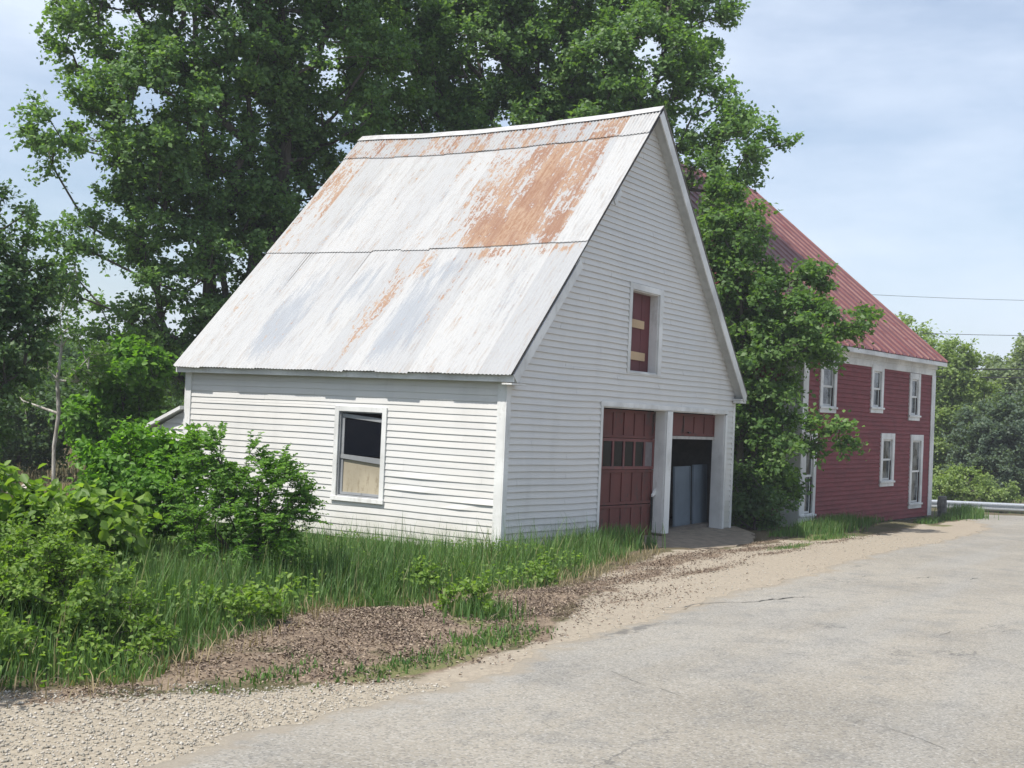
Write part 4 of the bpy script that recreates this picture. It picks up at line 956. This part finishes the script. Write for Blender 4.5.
tree('maple_tree', 'large dark green maple rising behind the left end of the barn roof', 'tree', B3(4.9, 10.6), LB['maple'], LEAF_MAPLE, BARK, 1, .55, .54, 10, 17, .115, .28,
     stems=[(4.0, 11.3, 12.0), (5.6, 10.2, 12.4), (6.8, 9.6, 11), (2.6, 12.2, 9.5)], group='trees around the barn')
tree('maple_tree', 'tall green maple standing behind the barn ridge and its right peak', 'tree', B3(12.0, 6.0), LB['centre'], LEAF_MAPLE, BARK, 2, .6, .66, 10, 17, .13, .26,
     stems=[(11, 8.6, 13), (12.6, 6.2, 13.4), (13.6, 3.6, 13)], group='trees around the barn')
tree('maple_tree', 'leafy low-branched maple squeezed between the barn and the red house', 'tree', B3(11.15, .45), LB['mid'], LEAF_MID, BARK, 3, .42, 1.0, 9, 15, .12, .12, stems=[(11.0, .6, 6.4), (11.6, -.4, 5.2)], group='trees around the barn')
tree('roadside_tree', 'dark leafy tree cut by the left edge of the photo', 'tree', B3(-3.4, 8.1), LB['edge'], LEAF_DARK, BARK, 4, .36, 1.0, 9, 15, .085, .09)
tree('birch_sapling', 'slim sapling with a pale bare trunk at the left', 'tree', B3(-.02, 9.93), LB['sap'], LEAF_MID, PALEBARK, 5, .36, .6, 7, 12, .085, .036, topz=4.0, stems=[(.08, 9.9, 4.1)])
tree('young_maple', 'bright yellow-green young maple left of the barn corner', 'tree', B3(1.85, 10.25), LB['bright'], LEAF_BRIGHT, BARK, 6, .32, 1.0, 8, 12, .125, .04, width=.9, shape='oval')
tree('leafy_bush', 'full green bush with feathery leaves before the barn side wall', 'bush', B3(-5.72, -.35), LB['bush'], LEAF_BUSH, BARK, 7, .26, 2.3, 8, 24, .046, .035, pinnate=True, shape='oval', width=.5, up_bias=.4, flat=.7, min_r=.003)
tree('leafy_bush', 'light green shrub behind and left of the feathery bush', 'bush', B3(-5.55, 1.4), LB['yel'], LEAF_BRIGHT, BARK, 8, .26, 2.0, 8, 16, .075, .03, shape='oval', up_bias=.4, min_r=.003)
tree('leafy_bush', 'small-leaved sprawling shrub nearest the camera in the left foreground', 'bush', B3(-9.1, -1.9), LB['front'], LEAF_SHRUB, BARK, 10, .19, 1.7, 9, 16, .042, .02, shape='oval', up_bias=.5, min_r=.002)
tree('broadleaf_weed', 'clump of large-leaved weeds at the left edge below the pale sapling', 'plant', B3(-7.75, .15), LB['broad'], LEAF_SHRUB, BARK, 11, .24, 1.5, 6, 9, .12, .02, shape='oval', width=.75, up_bias=.6, min_r=.003)
tree('leafy_bush', 'shady low bush beside the right rear corner of the barn front', 'bush', B3(10.4, -.2), LB['understory'], LEAF_DARK, BARK, 12, .3, 1.0, 8, 14, .10, .03)
tree('woodland_tree', 'dark bushy tree in the field behind the lean-to', 'tree', B3(8.3, 17.2), LB['midwood'], LEAF_DARK, BARK, 21, .5, 1.0, 9, 14, .12, .1, group='trees of the far wood')
tree('woodland_tree', 'dark bushy tree in the field just behind the pale sapling', 'tree', B3(6.8, 20.2), LB['midwood2'], LEAF_DARK, BARK, 22, .5, 1.0, 9, 14, .12, .1, group='trees of the far wood')
tree('leafy_bush', 'dark bush low at the left edge behind the large-leaved weeds', 'bush', B3(-4.2, 5.8), LB['edge2'], LEAF_DARK, BARK, 23, .3, 1.0, 9, 14, .07, .03)
far = 'trees beyond the far road'
tree('roadside_tree', 'yellow-green tree right beside the corner of the red house, beyond the road', 'tree', B3(42.4, 2.2), LB['ry1'], LEAF_YEL, BARK, 13, .6, 1.0, 8, 13, .17, .16, group=far)
tree('roadside_tree', 'pale tree farthest back at the right edge of the photo', 'tree', B3(56, 1.5), LB['ry2'], LEAF_PALE, BARK, 14, .7, 1.0, 8, 13, .2, .2, group=far)
tree('roadside_tree', 'rounded grey-green dark tree behind the guardrail at the right edge', 'tree', B3(38.4, -.9), LB['ry3'], LEAF_GREY, BARK, 15, .5, 1.1, 9, 14, .13, .15, group=far)
tree('leafy_bush', 'low light green bush just behind the guardrail', 'bush', B3(34.0, -.3), LB['ry4'], LEAF_YEL, BARK, 16, .36, 1.0, 8, 14, .11, .04, group='bushes')
tree('roadside_tree', 'tall yellow-green tree half hidden behind the red house roof', 'tree', B3(48, 5.2), LB['ry5'], LEAF_YEL, BARK, 17, .8, .9, 8, 13, .2, .2, group=far)
tree('leafy_bush', 'tall shrub just past the left edge, its shade falling on the gravel', 'bush', B3(-11.75, -2.3), [(-11.65, -2.45, 1.5, .5, .45), (-11.9, -2.2, 2.1, .55, .5), (-11.6, -2.6, .9, .4, .4), (-12.5, -1.5, 1.8, .7, .7)], LEAF_MID, BARK, 24, .26, 1.2, 8, 14, .06, .03, shape='oval', up_bias=.5)
# the wood across the field at the left, each tree its own
rg = np.random.default_rng(77)
WOODS = [  # px-free: lateral metres, depth, height, radius, what
 (-24.5, 52, 4.6, 2.3, 'dark round tree in the far wood at the left edge'), (-21.5, 56, 4.2, 2.4, 'broad dark tree in the far wood just right of the pale sapling'),
 (-18.6, 60, 3.9, 2.2, 'low dark tree in the far wood under the distant ridge'), (-16.0, 55, 4.4, 2.2, 'dark tree in the far wood behind the young maple'),
 (-13.2, 50, 4.8, 2.3, 'rightmost dark tree of the far wood, by the barn eave'), (-27.5, 48, 4.9, 2.4, 'far dark tree partly outside the left edge')]
for i, (la, de, h, r_, lab) in enumerate(WOODS):
    x = CAM[0]+de*FX+la*FY; y = CAM[1]+de*FY-la*FX; z = hz(x, y)
    lb = [(x+rg.normal()*.5, y+rg.normal()*.5, z+h*.62, r_, h*.33), (x+rg.normal()*r_*.5, y+rg.normal()*r_*.5, z+h*.35, r_*.9, h*.3), (x+rg.normal()*r_*.5, y+rg.normal()*r_*.4, z+h*.45, r_*.8, h*.3)]
    tree('woodland_tree', lab, 'tree', (x, y, z-.05), lb, [LEAF_DARK, LEAF_MAPLE][i % 2], BARK, 30+i, .75, .9, 8, 12, .19, .16, group='trees of the far wood')

# grass ---------------------------------------------------------------
def blades(name, X, Y, H, mat, seed, lean=.35, wd=.008):
    rg = np.random.default_rng(seed); n = len(X); Z = height(X, Y)-.01
    a = rg.uniform(0, 2*math.pi, n); d = np.stack([np.cos(a), np.sin(a), a*0], 1); ln = rg.uniform(.05, 1, n)**1.3*lean
    w_ = np.stack([-np.sin(a+rg.normal(size=n)*.6), np.cos(a), a*0], 1)*(wd*rg.uniform(.6, 1.3, n))[:, None]
    P = np.stack([X, Y, Z], 1); upv = np.array([0, 0, 1.]); H = H[:, None]
    mid = P+upv*H*.55+d*H*(ln*.3)[:, None]; tipp = P+upv*H*(1-.25*ln[:, None]**2)+d*H*ln[:, None]
    V = np.stack([P-w_, P+w_, mid+w_*.75, mid-w_*.75, tipp-w_*.12, tipp+w_*.12], 1).reshape(-1, 3)
    i = np.arange(n)[:, None]*6; F = np.concatenate([i+np.array([[0, 1, 2, 3]]), i+np.array([[3, 2, 5, 4]])])
    o = np_mesh(name, V, F, mat, smooth=True); return o
GRASS = [(-13, -1.6), (-11.5, -2.5), (-10.19, -3.05), (-9.82, -3.25), (-8.68, -2.75), (-6.31, -2.0), (-5.13, -2.25), (-3.74, -2.25), (-2.6, -2.2), (-1, -1.9), (1.22, -1.55), (2.9, -1.0), (3.3, -.35), (3.1, .0), (0, -.02), (-.05, 0), (-.05, 7.5), (-2, 12), (-11, 10)]
rg = np.random.default_rng(8)
def scatter(n, x0, x1, y0, y1, poly, wobs=.5, clump=True, thr=0.):
    X = rg.uniform(x0, x1, n); Y = rg.uniform(y0, y1, n); s = poly_sd(X, Y, poly)+(fbm(X, Y, 1.7, 31)-.5)*wobs
    k = s > thr
    return X[k], Y[k], s[k]
X, Y, s = scatter(300000, -12.5, 3.4, -3.4, 7.5, GRASS)
near = np.hypot(X-CAM[0], Y-CAM[1]); kp = rg.random(len(X)) < np.clip(1.25-.045*near, .4, 1); X, Y, s = X[kp], Y[kp], s[kp]
tall = .06+.40*fbm(X, Y, 1.1, 12)+.13*rg.normal(size=len(X)); tall *= sstep(-.15, .9, s)*.75+.25
tall *= 1+.25*np.exp(-((Y+1.0)/.8)**2)*sstep(-7, -4, X)
tall *= 1-.45*sstep(-1.6, 0.2, Y)*sstep(-4.5, -.5, X)*sstep(3, 0, X)*.6
tall *= 1-.3*sstep(.5, 2.5, X)
tall *= 1-.35*sstep(-.9, -.3, X)*0-.4*sstep(1.2, .2, np.abs(X+.5))*sstep(-.6, .5, Y)
tag(blades('grass', X, Y, np.clip(tall, .06, .8), GRASSM, 3, .6, .0055), kind='stuff')
# tufts by the doors, the house front and the road edges
XS, YS, HS = [], [], []
def tuft(cx, cy, rx_, ry_, n, h):
    a = rg.normal(size=(n, 2)); XS.append(cx+a[:, 0]*rx_*.55); YS.append(cy+a[:, 1]*ry_*.55); HS.append(h*rg.uniform(.35, 1.1, n))
for q in [(2.7, -.62, .9, .28, 1100, .42), (1.6, -.6, 1.2, .4, 900, .34), (11.5, -1.5, 1.4, .35, 1700, .32), (13.2, -1.25, 1.3, .3, 1700, .36), (10.0, -1.4, .9, .3, 900, .25), (15.2, -1.3, 1.2, .25, 700, .2),
          (19.4, -2.0, 1.1, .18, 700, .18), (22.9, -2.35, .9, .4, 2200, .42), (21.4, -2.2, .8, .2, 600, .2), (9.7, -2.1, 1.0, .25, 700, .09), (-7.9, -4.15, .8, .15, 500, .06), (-6.6, -4.0, .6, .2, 500, .08), (-5.7, -3.3, .35, .3, 500, .2), (-9.0, -3.75, .5, .15, 250, .06), (6.2, -2.3, 1, .2, 500, .05), (8.9, -1.3, .5, .12, 250, .15)]: tuft(*q)
tag(blades('grass_tufts', np.concatenate(XS), np.concatenate(YS), np.concatenate(HS), GRASSM, 4, .6, .008), kind='stuff')
nq = 9000; X = rg.uniform(-11, 2.5, nq); Y = rg.uniform(-3.7, -1.4, nq); sdd = poly_sd(X, Y, GRASS); k = (np.abs(sdd+.08+.12*rg.normal(size=nq)) < .16) & (fbm(X, Y, 1.4, 51) > .40)
tag(blades('straw', X[k], Y[k], rg.uniform(.04, .2, k.sum()), STRAW, 15, 1.1, .0045), kind='stuff')
# verge behind the guardrail
n = 9000; X = rg.uniform(27, 40, n); Y = rg.uniform(-9, 5, n); k = (depth(X, Y) > 42.2) & (depth(X, Y) < 47)
tag(blades('verge_grass', X[k], Y[k], rg.uniform(.15, .4, k.sum()), GRASSM, 5, .6, .02), kind='stuff')
# dry field grass behind the left shrubs
n = 60000; X = rg.uniform(-14, 22, n); Y = rg.uniform(5, 48, n); la, de = lateral(X, Y), depth(X, Y)
k = (de > 15) & (de < 52) & (la < -.19*de) & (la > -.52*de) & (fbm(X, Y, .35, 61) > .36) & ~((X > -.3) & (Y < 8)); X, Y = X[k], Y[k]
tag(blades('dry_grass', X, Y, rg.uniform(.15, .55, len(X))*(.4+fbm(X, Y, .3, 62)), DRYGRASS, 6, .7, .014), kind='stuff')
# weeds poking from the grass
for i, (x, y, h, lab) in enumerate([(-7.6, -2.2, .45, 'small leafy weed at the grass edge left of the bush'), (-4.6, -1.75, .4, 'low broad-leaved weed in the grass right of the bush'), (-2.3, -1.9, .35, 'small green weed at the edge of the dead leaves'), (-5.75, -3.2, .38, 'lone weed growing out of the dead leaves'), (-10.2, -2.5, .45, 'leafy weed in the shaded grass of the bottom left corner')]):
    z = hz(x, y)
    tree('weed', lab, 'plant', (x, y, z-.02), [(x, y, z+h*.3, h*.75, h*.28), (x+h*.3, y, z+h*.5, h*.4, h*.25)], LEAF_SHRUB, BARK, 60+i, .13, 1., 7, 9, .05, .003, shape='oval', up_bias=.7, min_r=.001, stems=[(x+.1, y, z+h*.5), (x-.12, y+.05, z+h*.4), (x, y-.1, z+h*.45)], group='weeds along the verge')

# dead leaves and pebbles ---------------------------------------------------
def deadmat():
    m = Mat('dead_leaf'); i = m.island(); x = m.n('ShaderNodeValToRGB'); e = x.color_ramp.elements
    e[0].color = (.10, .073, .055, 1); e[1].color = (.34, .275, .205, 1); q = e.new(.55); q.color = (.20, .147, .11, 1); m.l(i, x.inputs[0]); m.color(x.outputs[0]); m.b.inputs['Roughness'].default_value = .8; return m.m
n = 190000; X = rg.uniform(-11, 7, n); Y = rg.uniform(-4.6, -1.6, n); s = poly_sd(X, Y, LITTER)+(fbm(X, Y, 1.5, 44)-.5)*.8; k = (s > .1+.16*rg.normal(size=n)) & (fbm(X, Y, 2.2, 91)+.14*rg.normal(size=n) > .45); X, Y = X[k], Y[k]
xt = []
for (ax, ay, rx_, ry_, q) in [(-1.2, -2.55, 1.7, .25, 2200), (1.6, -2.15, 2.4, .3, 3000), (.6, -2.95, 1.5, .13, 900), (5.2, -2.0, 1.8, .2, 1500), (9.0, -2.55, 2.4, .12, 500), (4.2, -2.75, 1.4, .09, 500), (-3, -3.6, 1.5, .2, 500), (6.9, -1.6, 1.3, .1, 400), (-6, -3.2, 3.5, .7, 2500)]:
    xt.append(np.stack([ax+rg.normal(size=q)*rx_*.6, ay+rg.normal(size=q)*ry_*.7], 1))
xt = np.concatenate(xt); X = np.r_[X, xt[:, 0]]; Y = np.r_[Y, xt[:, 1]]
n = len(X); P = np.stack([X, Y, height(X, Y)+rg.uniform(.002, .014, n)], 1); D = unit(rg.normal(size=(n, 3))*np.array([1, 1, .3])); Nn = unit(np.array([0, 0, 1.])+rg.normal(size=(n, 3))*.4)
o = leaves_mesh('dead_leaves', P, D, Nn, rg.uniform(.010, .036, n), deadmat(), None, .55, .4, 'oval'); tag(o, kind='stuff')
n = 1300; X = rg.uniform(-11, 6.5, n); Y = rg.uniform(-4.4, -1.6, n); s = poly_sd(X, Y, LITTER); k = (s > -.15) | (rg.random(n) < .12); X, Y = X[k], Y[k]; n = len(X)
P = np.stack([X, Y, height(X, Y)+rg.uniform(.008, .03, n)], 1); D = unit(rg.normal(size=(n, 3))*np.array([1, 1, .12]))
tag(leaves_mesh('twigs', P, D, np.tile([[0, 0, 1.]], (n, 1)), rg.uniform(.06, .26, n), plain('dead_twig', (.15, .115, .085), .9), None, .05, .3, 'diamond'), kind='stuff')
n = 26000; X = rg.uniform(-12, 3, n); Y = rg.uniform(-3.2, 4, n); k = (poly_sd(X, Y, GRASS) > .05) & (fbm(X, Y, 1.3, 77) > .50) & (X < 0) ; X, Y = X[k], Y[k]; n = len(X)
P = np.stack([X, Y, height(X, Y)+rg.uniform(.03, .30, n)*(.4+fbm(X, Y, 1.1, 12))], 1); D = unit(rg.normal(size=(n, 3))*np.array([1, 1, .35])); Nn = unit(np.array([-.2, -.1, 1.])+rg.normal(size=(n, 3))*.4)
tag(leaves_mesh('ground_cover', P, D, Nn, rg.uniform(.025, .075, n), LEAF_SHRUB, None, .6, .3, 'oval'), kind='stuff')
def pebmat():
    m = Mat('pebble'); i = m.island(); x = m.n('ShaderNodeValToRGB'); e = x.color_ramp.elements
    e[0].color = (.24, .22, .18, 1); e[1].color = (.48, .45, .40, 1); q = e.new(.6); q.color = (.35, .32, .265, 1); m.l(i, x.inputs[0]); m.color(x.outputs[0]); m.b.inputs['Roughness'].default_value = .85; return m.m
n = 26000; X = rg.uniform(-13, -7.2, n); Y = rg.uniform(-5.0, -2.4, n); k = (poly_sd(X, Y, GRAVEL)+(fbm(X, Y, 2, 71)-.5)*.5 > 0); X, Y = X[k], Y[k]
n2 = 9000; X2 = rg.uniform(-8.5, 12, n2); Y2 = rg.uniform(-4.6, -2.3, n2); k = (poly_sd(X2, Y2, SAND)+(fbm(X2, Y2, 2, 72)-.5)*.6 > 0) & (rg.random(n2) < .5); X, Y = np.r_[X, X2[k]], np.r_[Y, Y2[k]]
n = len(X); r_ = .0042*np.exp(rg.normal(size=n)*.6)+.0015; r_ = np.minimum(r_, .013)
oc = np.array([[1, 0, 0], [0, 1, 0], [-1, 0, 0], [0, -1, 0], [0, 0, .75], [0, 0, -.75]], float)
V = oc[None]*r_[:, None, None]*rg.uniform(.7, 1.3, (n, 6, 1)); an = rg.uniform(0, 6.28, n); c_, s_ = np.cos(an), np.sin(an)
V = np.stack([V[:, :, 0]*c_[:, None]-V[:, :, 1]*s_[:, None], V[:, :, 0]*s_[:, None]+V[:, :, 1]*c_[:, None], V[:, :, 2]], -1)+np.stack([X, Y, height(X, Y)+r_*.35], 1)[:, None]
fo = np.array([[0, 1, 4], [1, 2, 4], [2, 3, 4], [3, 0, 4], [1, 0, 5], [2, 1, 5], [3, 2, 5], [0, 3, 5]])
F = ((np.arange(n)*6)[:, None, None]+fo[None]).reshape(-1, 3)
tag(np_mesh('gravel_stones', V.reshape(-1, 3), F, pebmat(), nv=3), kind='stuff')

# pale rubble bank far left, dark-roofed shed across the field
rm = plain('pale_rubble', (.52, .48, .42), .95, .2, 5); rk = random.Random(9)
for i in range(11):
    x, y = 2.7+rk.uniform(-1.0, .6), 15.2+rk.uniform(-.7, .8); r_ = rk.uniform(.12, .27); z = hz(x, y)
    pts = []; fs = []
    for a in range(5):
        for k in range(8):
            th = math.pi*(a+.5)/5; ph = k*math.pi/4; q = r_*(1+.4*rk.uniform(-1, 1)); pts.append((x+q*math.sin(th)*math.cos(ph), y+q*math.sin(th)*math.sin(ph), z+.1+.7*q*math.cos(th)))
    fs = [(a*8+k, a*8+8+k, a*8+8+(k+1) % 8, a*8+(k+1) % 8) for a in range(4) for k in range(8)]+[tuple(range(8)), tuple(range(39, 31, -1))]
    o = MB().add(pts, fs).build('boulder', rm); tag(o, 'pale boulder in the heap at the far left edge', 'boulder', 'pale boulders heaped at the left')
sx, sy = 25.2, 40.3; szz = hz(sx, sy)
shed = thing('shed', 'small shed with a dark slate roof glimpsed between the left trees', 'shed', None, (sx, sy, szz)); shed.rotation_euler = (0, 0, .5)
MB().box((-1.0, -.8, -.3), (1.0, .8, 1.1)).build('wall', plain('brown_boards', (.10, .07, .05), .9), shed)
MB().hexa([(-1.3, -1.0, 1.05), (1.3, -1.0, 1.05), (1.3, 0, 1.65), (-1.3, 0, 1.65), (-1.3, -1.0, 1.12), (1.3, -1.0, 1.12), (1.3, 0, 1.72), (-1.3, 0, 1.72)]).hexa([(-1.3, 0, 1.65), (1.3, 0, 1.65), (1.3, 1.0, 1.05), (-1.3, 1.0, 1.05), (-1.3, 0, 1.72), (1.3, 0, 1.72), (1.3, 1.0, 1.12), (-1.3, 1.0, 1.12)]).build('roof', plain('slate', (.07, .08, .10), .6), shed)
MB().box((-.3, -.83, -.3), (.3, -.802, .8)).build('door', plain('dark_door', (.03, .03, .03), .8), shed)

# overhead wires on the right: (lateral, depth, height) ends
def world(la, de, z): return (CAM[0]+de*FX+la*FY, CAM[1]+de*FY-la*FX, z)
def wire(pts, r_, label):
    a, c = (world(*p) for p in pts); P = []
    for t in np.linspace(0, 1, 30): P.append((a[0]+(c[0]-a[0])*t, a[1]+(c[1]-a[1])*t, a[2]+(c[2]-a[2])*t-.5*4*t*(1-t)))
    o = MB().tube(P, r_, 5).build('power_line', WIRE); tag(o, label, 'power line', 'power lines over the road')
wire([(8, 56, 8.3), (42, 62, 9.6)], .010, 'highest and thinnest of the wires crossing the sky at right')
wire([(9, 54, 6.3), (42, 60, 7.9)], .013, 'thin wire over the trees, second from the top')
wire([(9, 52, 4.5), (42, 58, 6.4)], .030, 'thick upper cable of the two lowest wires at right')
wire([(9, 52, 4.2), (42, 58, 5.9)], .026, 'thick bottom cable hanging before the trees at right')
